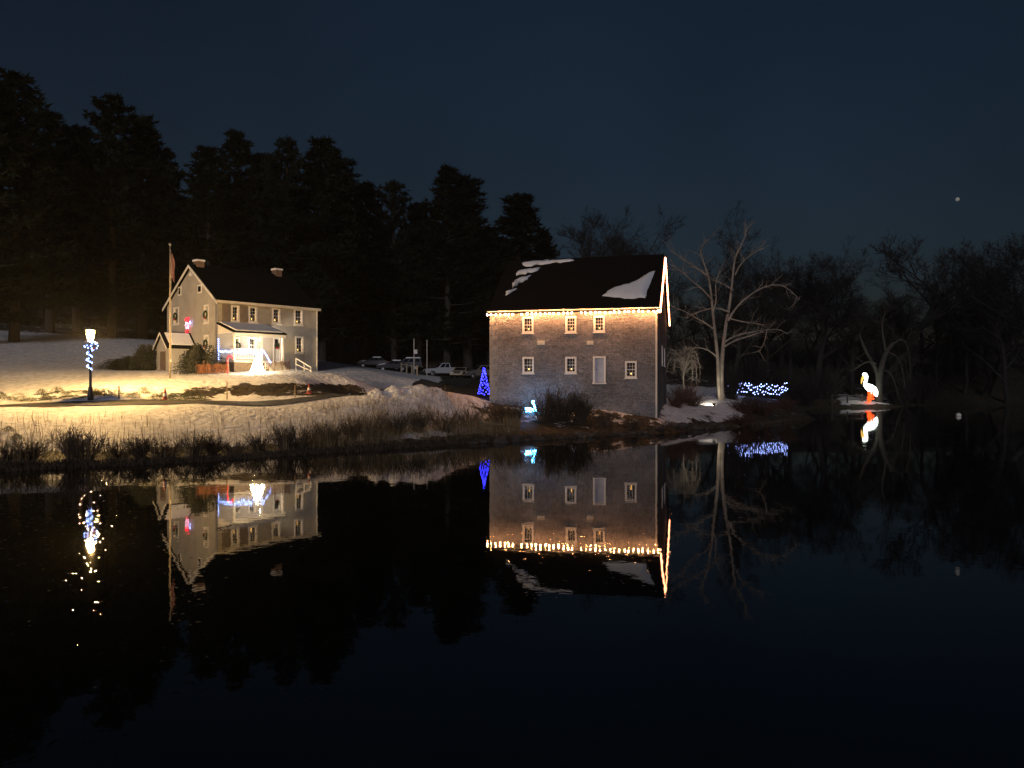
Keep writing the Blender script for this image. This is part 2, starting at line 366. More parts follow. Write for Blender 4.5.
st = n.nodes.new('ShaderNodeMapRange'); st.interpolation_type = 'SMOOTHSTEP'; st.inputs[1].default_value = .44; st.inputs[2].default_value = .58
L.new(ad.outputs[0], st.inputs[0])
n2 = n.nodes.new('ShaderNodeTexNoise'); n2.inputs['Scale'].default_value = 2.5; n2.inputs['Detail'].default_value = 8
L.new(tc.outputs['Object'], n2.inputs['Vector'])
er = n.nodes.new('ShaderNodeValToRGB'); er.color_ramp.elements[0].position = .35; er.color_ramp.elements[1].position = .7
er.color_ramp.elements[0].color = (.018, .015, .010, 1); er.color_ramp.elements[1].color = (.075, .058, .034, 1); L.new(n2.outputs['Fac'], er.inputs[0])
sr = n.nodes.new('ShaderNodeValToRGB'); sr.color_ramp.elements[0].position = .3; sr.color_ramp.elements[1].position = .62
sr.color_ramp.elements[0].color = (.55, .54, .52, 1); sr.color_ramp.elements[1].color = (.80, .80, .81, 1); L.new(n2.outputs['Fac'], sr.inputs[0])
mx = n.nodes.new('ShaderNodeMix'); mx.data_type = 'RGBA'; L.new(st.outputs[0], mx.inputs[0]); L.new(er.outputs[0], mx.inputs[6]); L.new(sr.outputs[0], mx.inputs[7]); L.new(mx.outputs[2], b.inputs['Base Color'])
n4 = n.nodes.new('ShaderNodeTexNoise'); n4.inputs['Scale'].default_value = 3.2; n4.inputs['Detail'].default_value = 7; L.new(tc.outputs['Object'], n4.inputs['Vector'])
vo = n.nodes.new('ShaderNodeTexVoronoi'); vo.inputs['Scale'].default_value = 1.5; L.new(tc.outputs['Object'], vo.inputs['Vector'])
vm = n.nodes.new('ShaderNodeMapRange'); vm.interpolation_type = 'SMOOTHSTEP'; vm.inputs[1].default_value = .10; vm.inputs[2].default_value = .24; vm.inputs[3].default_value = -.55; vm.inputs[4].default_value = 0; L.new(vo.outputs['Distance'], vm.inputs[0])
vk = n.nodes.new('ShaderNodeMath'); vk.operation = 'ADD'; L.new(n4.outputs['Fac'], vk.inputs[0]); L.new(vm.outputs[0], vk.inputs[1])   # footprints and drip holes
hs = n.nodes.new('ShaderNodeMath'); hs.operation = 'MULTIPLY_ADD'; hs.inputs[1].default_value = .35; L.new(st.outputs[0], hs.inputs[0]); L.new(vk.outputs[0], hs.inputs[2])
bp = n.nodes.new('ShaderNodeBump'); bp.inputs['Strength'].default_value = .75; bp.inputs['Distance'].default_value = .19; L.new(hs.outputs[0], bp.inputs['Height']); L.new(bp.outputs[0], b.inputs['Normal'])
me.materials.append(gm)
struct(link('ground', me))

# water
wm = bpy.data.materials.new('still_pond_water'); wm.use_nodes = True; n = wm.node_tree; L = n.links
b = n.nodes['Principled BSDF']; b.inputs['Base Color'].default_value = (.002, .003, .004, 1); b.inputs['Roughness'].default_value = .015; b.inputs['IOR'].default_value = 1.33
tc = n.nodes.new('ShaderNodeTexCoord')
na = n.nodes.new('ShaderNodeTexNoise'); na.inputs['Scale'].default_value = .35; na.inputs['Detail'].default_value = 3
nb = n.nodes.new('ShaderNodeTexNoise'); nb.inputs['Scale'].default_value = 4.5; nb.inputs['Detail'].default_value = 2
nc = n.nodes.new('ShaderNodeTexNoise'); nc.inputs['Scale'].default_value = 6.5; nc.inputs['Detail'].default_value = 1
for q in (na, nb, nc): L.new(tc.outputs['Object'], q.inputs['Vector'])
pk = n.nodes.new('ShaderNodeMapRange'); pk.inputs[1].default_value = .657; pk.inputs[2].default_value = .84; pk.interpolation_type = 'SMOOTHSTEP'; L.new(nc.outputs['Fac'], pk.inputs[0])
b1 = n.nodes.new('ShaderNodeBump'); b1.inputs['Distance'].default_value = .006; b1.inputs['Strength'].default_value = 1; L.new(na.outputs['Fac'], b1.inputs['Height'])
b2 = n.nodes.new('ShaderNodeBump'); b2.inputs['Distance'].default_value = .0006; b2.inputs['Strength'].default_value = 1; L.new(nb.outputs['Fac'], b2.inputs['Height']); L.new(b1.outputs[0], b2.inputs['Normal'])
b3 = n.nodes.new('ShaderNodeBump'); b3.inputs['Distance'].default_value = .0032; b3.inputs['Strength'].default_value = 1; # ripple band added below the lamp to shape its glints; weaker elsewhere
wd = n.nodes.new('ShaderNodeVectorMath'); wd.operation = 'DOT_PRODUCT'; wd.inputs[1].default_value = (.884, .47, 0); L.new(tc.outputs['Object'], wd.inputs[0])
wa = n.nodes.new('ShaderNodeMath'); wa.operation = 'ADD'; wa.inputs[1].default_value = 1.1; L.new(wd.outputs['Value'], wa.inputs[0])
wb = n.nodes.new('ShaderNodeMath'); wb.operation = 'ABSOLUTE'; L.new(wa.outputs[0], wb.inputs[0])
wc = n.nodes.new('ShaderNodeMapRange'); wc.inputs[1].default_value = 1.2; wc.inputs[2].default_value = 3.2; wc.inputs[3].default_value = 1; wc.inputs[4].default_value = .16; L.new(wb.outputs[0], wc.inputs[0])
we = n.nodes.new('ShaderNodeMath'); we.operation = 'MULTIPLY'; L.new(pk.outputs[0], we.inputs[0]); L.new(wc.outputs[0], we.inputs[1])
L.new(we.outputs[0], b3.inputs['Height']); L.new(b2.outputs[0], b3.inputs['Normal'])
L.new(b3.outputs[0], b.inputs['Normal'])
struct(MB().quad((-490, -150, 0), (490, -150, 0), (490, 240, 0), (-490, 240, 0)).build('pond_water', wm))

hm = bpy.data.materials.new('lamp_glow_haze'); hm.use_nodes = True; n = hm.node_tree  # thin volume added so the lamps get a lens-like halo
n.nodes.remove(n.nodes['Principled BSDF']); pv = n.nodes.new('ShaderNodeVolumePrincipled'); pv.inputs['Color'].default_value = (.9, .9, .9, 1); pv.inputs['Density'].default_value = .00016; pv.inputs['Anisotropy'].default_value = .3
n.links.new(pv.outputs[0], n.nodes['Material Output'].inputs['Volume'])
hz_ = MB().box(-520, 520, -220, 620, -3, 60).build('haze', hm); tag(hz_, 'thin haze added to give the lamps a glow', 'glow haze', kind='stuff')
S.cycles.volume_bounces = 0

def ribbon(name, pts, width, m, lift=.03):
    P = [Vector((atx(p, d), d, 0)) for p, d in pts]
    line = []
    for i in range(len(P) - 1):
        k = max(2, int((P[i + 1] - P[i]).length / .7))
        line += [P[i].lerp(P[i + 1], j / k) for j in range(k)]
    line.append(P[-1])
    for _ in range(12): line = [line[0]] + [(line[i - 1] + line[i] * 2 + line[i + 1]) / 4 for i in range(1, len(line) - 1)] + [line[-1]]
    xs, ys, nrm = [], [], 5
    for i, p in enumerate(line):
        t = (line[min(i + 1, len(line) - 1)] - line[max(i - 1, 0)]).normalized(); s = Vector((-t.y, t.x, 0))
        w = width[0] + (width[1] - width[0]) * i / len(line)
        for k in range(nrm):
            q = p + s * w * (k / (nrm - 1) - .5) * (1 + .12 * math.sin(i * 1.7 + k)); xs.append(q.x); ys.append(q.y)
    zs = terr(np.array(xs), np.array(ys)) + lift
    mb = MB(); m_ = len(line)
    mb.add(list(zip(xs, ys, zs)), [(i * nrm + k, i * nrm + k + 1, (i + 1) * nrm + k + 1, (i + 1) * nrm + k) for i in range(m_ - 1) for k in range(nrm - 1)])
    return struct(mb.build(name, m, smooth=True))
ribbon('path', [(-200, 39.5), (-60, 40.8), (0, 41.7), (100, 42.3), (200, 43.8), (300, 46.6), (340, 49.6), (372, 52.8), (400, 58.5), (430, 66.5), (455, 77), (464, 85), (470, 92)], (1.5, 3.0), M['asphalt'], .05)
ribbon('parking_lot', [(330, 104), (400, 101), (460, 101), (520, 100)], (15, 15), M['asphalt'], .09)

# ------------------------------------------------------------------ facade tools
class Frame:
    def __init__(s, o, U, N): s.o = Vector(o); s.U = Vector((U[0], U[1], 0)).normalized(); s.N = Vector((N[0], N[1], 0)).normalized()
    def p(s, t, z, n=0): q = s.o + s.U * t + s.N * n; return Vector((q.x, q.y, z))
    def pix(s, px, py):   # where the line of sight meets the facade: (distance along it, height)
        r = Vector(((px - CX) / F, 1, -(py - CY) / F)); c = Vector((0, 0, CH))
        k = (s.o - c).dot(s.N) / r.dot(s.N); q = c + r * k
        return (q - s.o).dot(s.U), q.z
    def box(s, mb, t0, t1, z0, z1, n0, n1):
        P = s.p
        return mb.hexa([P(t0, z0, n1), P(t1, z0, n1), P(t1, z0, n0), P(t0, z0, n0), P(t0, z1, n1), P(t1, z1, n1), P(t1, z1, n0), P(t0, z1, n0)])
    def rect(s, px0, py0, px1, py1):
        t0, z1 = s.pix(px0, py0); t1, z0 = s.pix(px1, py1); return t0, t1, z0, z1
def wall_open(mb, fr, L, z0, z1, ops, depth=.32):
    ts = sorted({0, L, *[o[0] for o in ops], *[o[1] for o in ops]}); zs = sorted({z0, z1, *[o[2] for o in ops], *[o[3] for o in ops]})
    for i in range(len(ts) - 1):
        for j in range(len(zs) - 1):
            tm, zm = (ts[i] + ts[i + 1]) / 2, (zs[j] + zs[j + 1]) / 2
            if any(o[0] < tm < o[1] and o[2] < zm < o[3] for o in ops): continue
            mb.quad(fr.p(ts[i], zs[j]), fr.p(ts[i + 1], zs[j]), fr.p(ts[i + 1], zs[j + 1]), fr.p(ts[i], zs[j + 1]))
    for a, b_, c, d in ops:
        P = fr.p
        mb.quad(P(a, c), P(b_, c), P(b_, c, -depth), P(a, c, -depth)); mb.quad(P(a, d, -depth), P(b_, d, -depth), P(b_, d), P(a, d))
        mb.quad(P(a, c), P(a, c, -depth), P(a, d, -depth), P(a, d)); mb.quad(P(b_, c, -depth), P(b_, c), P(b_, d), P(b_, d, -depth))
def window(fr, parent, o, nx=3, nz=4, fm='white', fw=.1, label=None, rec=.14):
    t0, t1, z0, z1 = o; mb = MB()
    for a in ((t0 + .005, t0 + fw, z0 + .005, z1 - .005), (t1 - fw, t1 - .005, z0 + .005, z1 - .005), (t0 + fw, t1 - fw, z0 + .005, z0 + fw), (t0 + fw, t1 - fw, z1 - fw, z1 - .005)): fr.box(mb, *a, -rec - .05, .035)
    fr.box(mb, t0 - .05, t1 + .05, z0 - .07, z0 - .002, -.02, .10)
    w = mb.build('window', M[fm], parent, label=label)
    g = MB(); a, b_, c, d = t0 + fw, t1 - fw, z0 + fw, z1 - fw
    g.quad(fr.p(a, c, -rec), fr.p(b_, c, -rec), fr.p(b_, d, -rec), fr.p(a, d, -rec)).build('pane', M['glass'], w)
    s = MB()
    for i in range(1, nx): t = a + (b_ - a) * i / nx; fr.box(s, t - .012, t + .012, c, d, -rec - .02, -rec + .03)
    for j in range(1, nz):
        zz = c + (d - c) * j / nz; hw = .028 if j * 2 == nz else .012
        fr.box(s, a, b_, zz - hw, zz + hw, -rec - .022, -rec + .032)
    s.build('muntins', M[fm], w)
    k = MB(); fr.box(k, t0 - .1, t1 + .1, z0 - .1, z1 + .1, -.9, -.85); k.build('dark_backing', M['dark'], w)  # near-black sheet behind the pane gives the unlit room's dark
    return w
def candle(fr, o, label, t=None, strength='candle'):
    tc_ = (o[0] + o[1]) / 2 if t is None else t; p = fr.p(tc_, o[2] + .1, -.22)
    k = thing('window_candle', label, 'candle light', p, 'electric candles in the windows', True)
    MB().lathe([(.05, 0), (.05, .02), (.018, .03), (.016, .17)], p, 8).build('stick', M['cream'], k)
    MB().ball(p + Vector((0, 0, .20)), .034, 6, 4, 1.4).build('bulb', M[strength], k)
def bulbs(parent, pts, m, r=.05, n=6):
    w = parent.get('_w', (0, 0, 0))
    me = MB().ball((0, 0, 0), r, n, 4, 1.25).mesh('bulb', m, True)
    for p in pts:
        o = bpy.data.objects.new('bulb', me); C.objects.link(o); o.parent = parent
        o.location = (p[0] - w[0], p[1] - w[1], p[2] - w[2])
def strip(parent, pts, r=.012, name='cable'): MB().tube(pts, r, 4).build(name, M['cable'], parent)

# ------------------------------------------------------------------ the mill
th = R(14.5); U = Vector((math.cos(th), -math.sin(th), 0)); Nf = Vector((-math.sin(th), -math.cos(th), 0)); B = -Nf
ML, MD, ME, MR = 11.75, 11.5, 8.32, 12.72
RC = Vector((9.79, 52, 0)); LC = RC - U * ML
mf = Frame(LC, U, Nf)
mill = thing('stone_mill', 'tall grey stone mill with dark roof and warm lights along its eave', 'mill', LC, world=True)
M['millstone'] = stone_mat('mill_rubble_stone', (.166, .158, .168), (.212, .204, .212), .42, .16, .28, U)
M['millstone2'] = stone_mat('mill_gable_stone', (.22, .205, .20), (.30, .28, .28), .50, .19, .4, B)
M['quoin'] = mat('quoin_stone', (.215, .205, .205), .9, var=.25, vscale=5, bump=.6, bscale=8)
mw = [mf.rect(*q) for q in [(522.4, 316.8, 533.6, 333), (565.4, 316.4, 576.4, 332.6), (593.5, 315.8, 604.7, 332), (522.5, 357, 534, 373.4), (565.2, 356.8, 576.5, 373.3), (625, 361, 636.8, 378)]]
mdoor = mf.rect(593, 356.4, 605.8, 382.7)
fm_ = MB(); wall_open(fm_, mf, ML, -.6, ME, mw + [mdoor]); fm_.build('front_wall', M['millstone'], mill)
gr = Frame(RC, B, U)
gw = [(5.2, 6.1, 4.6, 6.1), (5.2, 6.1, 7.0, 8.3), (8.2, 9.0, 4.6, 6.0)]
gm_ = MB(); wall_open(gm_, gr, MD, -.6, ME, [(5.2, 6.1, 4.6, 6.1), (8.2, 9.0, 4.6, 6.0)])
gm_.add([gr.p(0, ME), gr.p(MD, ME), gr.p(MD / 2, MR - .15)], [(0, 1, 2)])
gm_.build('gable_wall', M['millstone2'], mill)
bk = MB(); q0 = LC + B * MD; q1 = RC + B * MD
bk.quad((q1.x, q1.y, -.6), (q0.x, q0.y, -.6), (q0.x, q0.y, ME), (q1.x, q1.y, ME)).build('rear_wall', M['millstone'], mill)
lm = MB(); h = LC + B * MD / 2
lm.add([(LC.x, LC.y, -.6), (q0.x, q0.y, -.6), (q0.x, q0.y, ME), (h.x, h.y, MR - .15), (LC.x, LC.y, ME)], [(4, 3, 2, 1, 0)])
lm.build('gable_wall', M['millstone2'], mill)
for o in mw: window(mf, mill, o, 3, 4, fw=.13)
for o in [(5.2, 6.1, 4.6, 6.1), (8.2, 9.0, 4.6, 6.0)]: window(gr, mill, o, 3, 4)
# loading door
t0, t1, z0, z1 = mdoor; db = MB(); mf.box(db, t0 + .12, t1 - .12, z0 + .02, z1 - .12, -.16, -.10)
dr = db.build('door', M['doorgrey'], mill)
fb = MB(); mf.box(fb, t0 + .003, t0 + .12, z0, z1 - .003, -.2, .04); mf.box(fb, t1 - .12, t1 - .003, z0, z1 - .003, -.2, .04); mf.box(fb, t0 + .12, t1 - .12, z1 - .12, z1 - .003, -.2, .04); mf.box(fb, t0 - .05, t1 + .05, z0 - .09, z0 - .003, -.02, .1)
fb.build('door_frame', M['white'], dr)
pb = MB()
for zz in np.linspace(z0 + .15, z1 - .25, 4): pb = MB(); mf.box(pb, t0 + .14, t1 - .14, zz, zz + .1, -.1, -.075); pb.build('batten', M['doorgrey'], dr)
kb = MB(); kb.ball(mf.p(t0 + .24, (z0 + z1) / 2, -.06), .04); kb.build('handle', M['black'], dr)
for q in [(537.5, 340.8, 544.8, 344.7), (587, 340.8, 593.5, 344.7)]:
    t0, t1, z0, z1 = mf.rect(*q); k = MB(); mf.box(k, t0, t1, z0, z1, .002, .06)
    mf.box(k, t0 + .08, t1 - .08, z0 + .06, z1 - .06, .06, .085); k.build('stone_plaque', M['cream'], mill)
qb = MB(); zz = .4; i = 0
while zz < ME - .6:
    hh = random.uniform(.28, .45); w = (.62 if i % 2 else .36) * random.uniform(.85, 1.15)
    mf.box(qb, -.015, w, zz, zz + hh - .03, -.2, .018); i += 1; zz += hh
qb.build('quoins', M['quoin'], mill)
# board trim down the right corner, eave fascia
cb = MB(); mf.box(cb, ML - .10, ML + .02, .9, ME - .2, -.02, .022); cb.build('corner_board', M['cream'], mill)
eb = MB(); mf.box(eb, -.14, ML + .14, ME - .16, ME + .05, .003, .30); eb.build('eave_board', M['cream'], mill)
# roof: two slabs
slope = (MR - ME) / (MD / 2)
def roof(fr, L, D, ze, zr, over, gover, th_, m, parent, name='roof'):
    s = (zr - ze) / (D / 2); mb = MB(); P = fr.p
    for side in (0, 1):
        f = (lambda n: n) if not side else (lambda n: -D - n)
        e = over; r = -D / 2
        a0, a1 = (-gover, L + gover)
        pts = []
        for t in (a0, a1):
            pts.append([P(t, ze - s * e + .06, f(e)), P(t, zr + .06, f(r)), P(t, zr + .06 + th_, f(r)), P(t, ze - s * e + .06 + th_, f(e))])
        mb.prism(pts[0], pts[1]) if not side else mb.prism(pts[1], pts[0])
    return mb.build(name, m, parent)
roof(mf, ML, MD, ME, MR, .32, .14, .13, M['shingle'], mill)
# barge boards on the right gable
bb = MB()
for sgn in (0, 1):
    f = (lambda n: n) if not sgn else (lambda n: -MD - n)
    for t in (ML + .142,):
        a = [mf.p(t, ME - slope * .3 - .12, f(.3)), mf.p(t, MR - .12, f(-MD / 2)), mf.p(t, MR + .12, f(-MD / 2)), mf.p(t, ME - slope * .3 + .12, f(.3))]
        bb.prism(a, [q + U * .05 for q in a])
bb.build('barge_board', M['wood'], mill)
# snow lying on the roof
def roof_snow(poly_px, seed, q_=1.0):
    rr = random.Random(seed)
    Nr = (Nf * slope + Vector((0, 0, 1))).normalized(); o = mf.p(0, ME + .06 + .14, 0)
    P3 = []
    for px, py in poly_px:
        r = Vector(((px - CX) / F, 1, -(py - CY) / F)); c = Vector((0, 0, CH)); k = (o - c).dot(Nr) / r.dot(Nr); P3.append(c + r * k)
    pts = []
    for i in range(len(P3)):
        a, b_ = P3[i], P3[(i + 1) % len(P3)]; k = max(2, int((b_ - a).length / .22))
        for j in range(k): pts.append(a.lerp(b_, j / k) + U * rr.uniform(-.10, .10) * q_ + (B + Vector((0, 0, slope))) * rr.uniform(-.13, .10) * q_)
    n_ = len(pts); mb = MB(); cen = sum(pts, Vector()) / n_
    inner = [p.lerp(cen, .12) + Nr * .09 for p in pts]; mid = [p.lerp(cen, .45) + Nr * .12 for p in pts]
    mb.add(pts + inner + mid + [cen + Nr * .13], [(i, (i + 1) % n_, n_ + (i + 1) % n_, n_ + i) for i in range(n_)] + [(n_ + i, n_ + (i + 1) % n_, 2 * n_ + (i + 1) % n_, 2 * n_ + i) for i in range(n_)] + [(2 * n_ + i, 2 * n_ + (i + 1) % n_, 3 * n_) for i in range(n_)])
    mb.build('snow_patch', M['snow'], mill, True)
roof_snow([(602, 296), (612, 288), (628, 284), (640, 279), (652, 271), (655.5, 270.5), (651, 280), (645, 298), (625, 298.5)], 3, .5)
roof_snow([(523, 262.0), (545, 261), (574, 259.6), (573, 261.0), (548, 263.2), (538, 265), (524, 266.2)], 4)
roof_snow([(517, 272), (530, 269), (543, 267.4), (537, 270), (526, 274), (516, 276)], 5)
roof_snow([(511, 284), (520, 278.5), (531, 275.5), (527, 279), (519, 283.5), (512, 288)], 6)
roof_snow([(506, 293), (512, 290.2), (517, 288.4), (513, 292), (507, 295)], 8)
# lights along the eave and round the gable
es = thing('string_lights', 'row of warm white bulbs hung along the front eave of the stone mill', 'string lights', mf.p(0, ME - .1, .42), 'warm light strings on the mill', True)
pts = []
for i in range(38):
    if i in (7, 20): continue
    t = -.1 + (ML + .2) * i / 37 + random.uniform(-.05, .05); pts.append(mf.p(t, ME - .20 - .05 * random.random(), .42))
bulbs(es, pts, M['warm'], .042)
strip(es, [mf.p(-.25 + (ML + .5) * i / 30, ME - .11 - .025 * (i % 2), .42) for i in range(31)])
gs = thing('string_lights', 'bright warm bulbs up both slopes of the mill gable to the ridge', 'string lights', mf.p(ML + .23, ME, .3), 'warm light strings on the mill', True)
gp = []; 
for side in (0, 1):
    N_ = 30 if side == 0 else 30
    line = []
    for i in range(N_):
        k = i / N_ + (.0 if side == 0 else 0); n_ = .3 + (-MD / 2 - .3) * k
        zz = ME - slope * .3 + .06 + slope * (.3 - n_) - .1; nn = n_ if not side else -MD - n_
        line.append(mf.p(ML + .23, zz + random.uniform(-.03, .03), nn))
    gp += line; strip(gs, line)
bulbs(gs, gp, M['warmrope'], .07)
for i, o in enumerate(mw):
    nm = ['leftmost top', 'middle top', 'rightmost top', 'leftmost lower', 'middle lower', 'lone lower right'][i]
    candle(mf, o, 'small glowing candle light in the %s window of the stone mill' % nm)

# ------------------------------------------------------------------ the farmhouse
hu = Vector((.66, .7513, 0)).normalized(); hv = Vector((-hu.y, hu.x, 0)); HN = Vector((-22.16, 58, 0))
HL, HD, HE, HR, HB = 8.8, 8.4, 9.52, 12.5, 3.6
house = thing('farmhouse', 'two storey stucco farmhouse with dark gable roof, white porch and two chimneys', 'house', HN, world=True)
M['stucco'] = mat('tan_stucco', (.345, .33, .295), .9, var=.14, vscale=1.2, bump=.5, bscale=10)
M['siding'] = mat('house_facade', (.34, .32, .28), .85, var=.16, vscale=1.4, bump=.4, bscale=9)
lf = Frame(HN, hu, -hv)                          # long side, t from the near corner
gf = Frame(HN + hv * HD, -hv, -hu)               # gable side, t from the far left corner
lw = [lf.rect(*q) for q in [(231, 305, 239.5, 322.5), (248.5, 306, 257.5, 323), (272, 307.5, 280.5, 324), (294, 308.5, 303, 325.5), (295, 336, 303.5, 353.5)]]
lo = [lf.rect(*q) for q in [(233, 337, 240, 353), (248, 337, 256, 353)]]
ldoor = lf.rect(273, 336, 281, 356)
mb = MB(); wall_open(mb, lf, HL, HB, HE, lw + lo + [(ldoor[0], ldoor[1], 5.02, ldoor[3])]); mb.build('front_wall', M['siding'], house)
gw = [gf.rect(*q) for q in [(173.5, 307.5, 179, 324.5), (204, 305, 208.8, 323), (204, 335, 208.8, 351)]]
mb = MB(); wall_open(mb, gf, HD, HB, HE, gw)
mb.add([gf.p(0, HE), gf.p(HD, HE), gf.p(HD / 2, HR - .1)], [(0, 1, 2)]); mb.build('gable_wall', M['stucco'], house)
mb = MB(); a = HN + hu * HL; b2_ = a + hv * HD; c2 = HN + hv * HD; hh2 = a + hv * HD / 2
mb.add([(a.x, a.y, HB), (b2_.x, b2_.y, HB), (b2_.x, b2_.y, HE), (hh2.x, hh2.y, HR - .1), (a.x, a.y, HE)], [(0, 1, 2, 3, 4)]).build('gable_wall', M['stucco'], house)
mb = MB(); mb.quad((b2_.x, b2_.y, HB), (c2.x, c2.y, HB), (c2.x, c2.y, HE), (b2_.x, b2_.y, HE)).build('rear_wall', M['stucco'], house)
for o in lw + lo: window(lf, house, o, 2, 4, fw=.14)
for o in gw: window(gf, house, o, 2, 4, fw=.14)
for q in [(178.5, 287, 181.5, 295.5), (198, 285, 202, 293)]:
    t0, t1, z0, z1 = gf.rect(*q); k = MB(); gf.box(k, t0, t1, z0, z1, .002, .05); w = k.build('attic_window', M['white'], house)
    k = MB(); gf.box(k, t0 + .1, t1 - .1, z0 + .12, z1 - .12, .05, .056); k.build('pane', M['carglass'], w)
t, z = gf.pix(190.5, 276); k = MB()
k.prism([gf.p(t + .22 * math.cos(q), z + .28 * math.sin(q), .002) for q in np.linspace(0, math.pi, 9)], [gf.p(t + .22 * math.cos(q), z + .28 * math.sin(q), .05) for q in np.linspace(0, math.pi, 9)]); k.build('arched_vent', M['white'], house)
# shutters by the upper windows
for i, o in enumerate(lw[:2]):
    for (ta, tb) in ((o[0] - .75, o[0] - .1),):
        k = MB(); lf.box(k, ta, tb, o[2], o[3], .003, .045)
        for zz in np.arange(o[2] + .08, o[3] - .08, .11): lf.box(k, ta + .06, tb - .06, zz, zz + .05, .045, .06)
        k.build('shutter', M['shutter'], house)
t0, t1, _, z1 = ldoor; z0 = 5.02
k = MB(); lf.box(k, t0 + .1, t1 - .1, z0, z1 - .1, -.14, -.08); dr = k.build('door', M['white'], house)
k = MB(); lf.box(k, t0 + .003, t0 + .1, z0, z1 - .003, -.2, .04); lf.box(k, t1 - .1, t1 - .003, z0, z1 - .003, -.2, .04); lf.box(k, t0 + .1, t1 - .1, z1 - .1, z1 - .003, -.2, .04); k.build('door_frame', M['white'], dr)
k = MB(); lf.box(k, t0 + .22, t1 - .22, z0 + 1.0, z1 - .25, -.08, -.07); k.build('door_glass', M['carglass'], dr)
k = MB(); k.ball(lf.p(t1 - .2, z0 + .95, -.05), .035); k.build('handle', M['steel'], dr)
rf = roof(lf, HL, HD, HE, HR, .2, .16, .12, M['shingle'], house)
k = MB(); lf.box(k, -.2, HL + .2, HE - .2, HE - .01, .003, .28); k.build('eave_board', M['cream'], house)
k = MB(); k.tube([lf.p(HL - .08, HE - .2, .1), lf.p(HL - .08, 4.3, .1)], .05, 6); k.build('downpipe', M['cream'], house)
hs_ = (HR - HE) / (HD / 2); k = MB()
for sgn in (0, 1):
    f = (lambda n_: n_) if not sgn else (lambda n_: -HD - n_)
    aa = [lf.p(-.222, HE - hs_ * .3 - .12, f(.3)), lf.p(-.222, HR - .12, f(-HD / 2)), lf.p(-.222, HR + .1, f(-HD / 2)), lf.p(-.222, HE - hs_ * .3 + .1, f(.3))]
    k.prism(aa, [q - hu * .04 for q in aa])
k.build('barge_board', M['white'], house)
for t, hgt in ((.62, .42), (HL - 1.2, .5)):
    k = MB(); lf.box(k, t - .30, t + .30, HR - .7, HR + hgt, -HD / 2 - .33, -HD / 2 + .33); ch = k.build('chimney', M['brick'], rf if False else house)
    k = MB(); lf.box(k, t - .35, t + .35, HR + hgt, HR + hgt + .15, -HD / 2 - .38, -HD / 2 + .38); k.build('snow_cap', M['snow'], ch)
# porch
pp, pl = 2.36, 4.2
pz = 4.95
k = MB(); lf.box(k, .02, pl, pz - .14, pz, .004, pp); k.build('porch_floor', M['cream'], house)
k = MB(); lf.box(k, .06, pl - .04, 3.4, pz - .143, .05, pp - .08); k.build('porch_base', M['wood'], house)
k = MB(); P = lf.p
e0 = [P(-.12, 7.72, .004), P(-.12, 6.98, pp + .2), P(-.12, 7.08, pp + .2), P(-.12, 7.84, .004)]; e1 = [q + hu * (pl + .24) for q in e0]
k.prism(e0, e1); pr = k.build('porch_roof', M['shingle'], house)
k = MB(); lf.box(k, -.05, pl + .05, 6.74, 6.96, pp - .12, pp + .1); k.build('porch_beam', M['white'], house)
k = MB(); k.prism([P(.0, 7.68, .02), P(.0, 6.96, .02), P(.0, 6.96, pp - .13)], [P(.08, 7.68, .02), P(.08, 6.96, .02), P(.08, 6.96, pp - .13)]); k.build('porch_gable_panel', M['white'], house)
e = [P(.1, 7.86, .05), P(.1, 7.13, pp + .1), P(.1, 7.2, pp + .1), P(.1, 7.93, .05)]
k = MB(); k.prism(e, [q + hu * (pl - .3) for q in e]); k.build('snow_cap', M['snow'], pr)
for t in (.08, 2.3, pl - .1):
    k = MB(); lf.box(k, t - .07, t + .07, pz + .003, 6.74, pp - .16, pp - .02); k.build('porch_post', M['white'], house)
k = MB()
for z_ in (pz + .12, pz + .82): lf.box(k, .16, 2.22, z_, z_ + .07, pp - .13, pp - .06)
for t in np.arange(.24, 2.2, .14): lf.box(k, t, t + .035, pz + .19, pz + .82, pp - .115, pp - .075)
for z_ in (pz + .12, pz + .82): k.hexa([P(.05, z_, pp - .17), P(.11, z_, pp - .17), P(.11, z_, .02), P(.05, z_, .02), P(.05, z_ + .07, pp - .17), P(.11, z_ + .07, pp - .17), P(.11, z_ + .07, .02), P(.05, z_ + .07, .02)])
for n_ in np.arange(.15, pp - .2, .14): lf.box(k, .06, .1, pz + .19, pz + .82, n_, n_ + .035)
k.build('porch_railing', M['white'], house)
k = MB()
for i in range(4): lf.box(k, 2.5, 3.9, pz - .16 * (i + 1) - .3, pz - .16 * (i + 1), pp + .003 + .28 * i, pp + .28 * (i + 1))
k.build('porch_steps', M['cream'], house)
p = lf.p(2.9, 6.62, 1.2); k = MB(); k.ball(p, .10, 10, 6); k.build('porch_light', M['porch'], house)
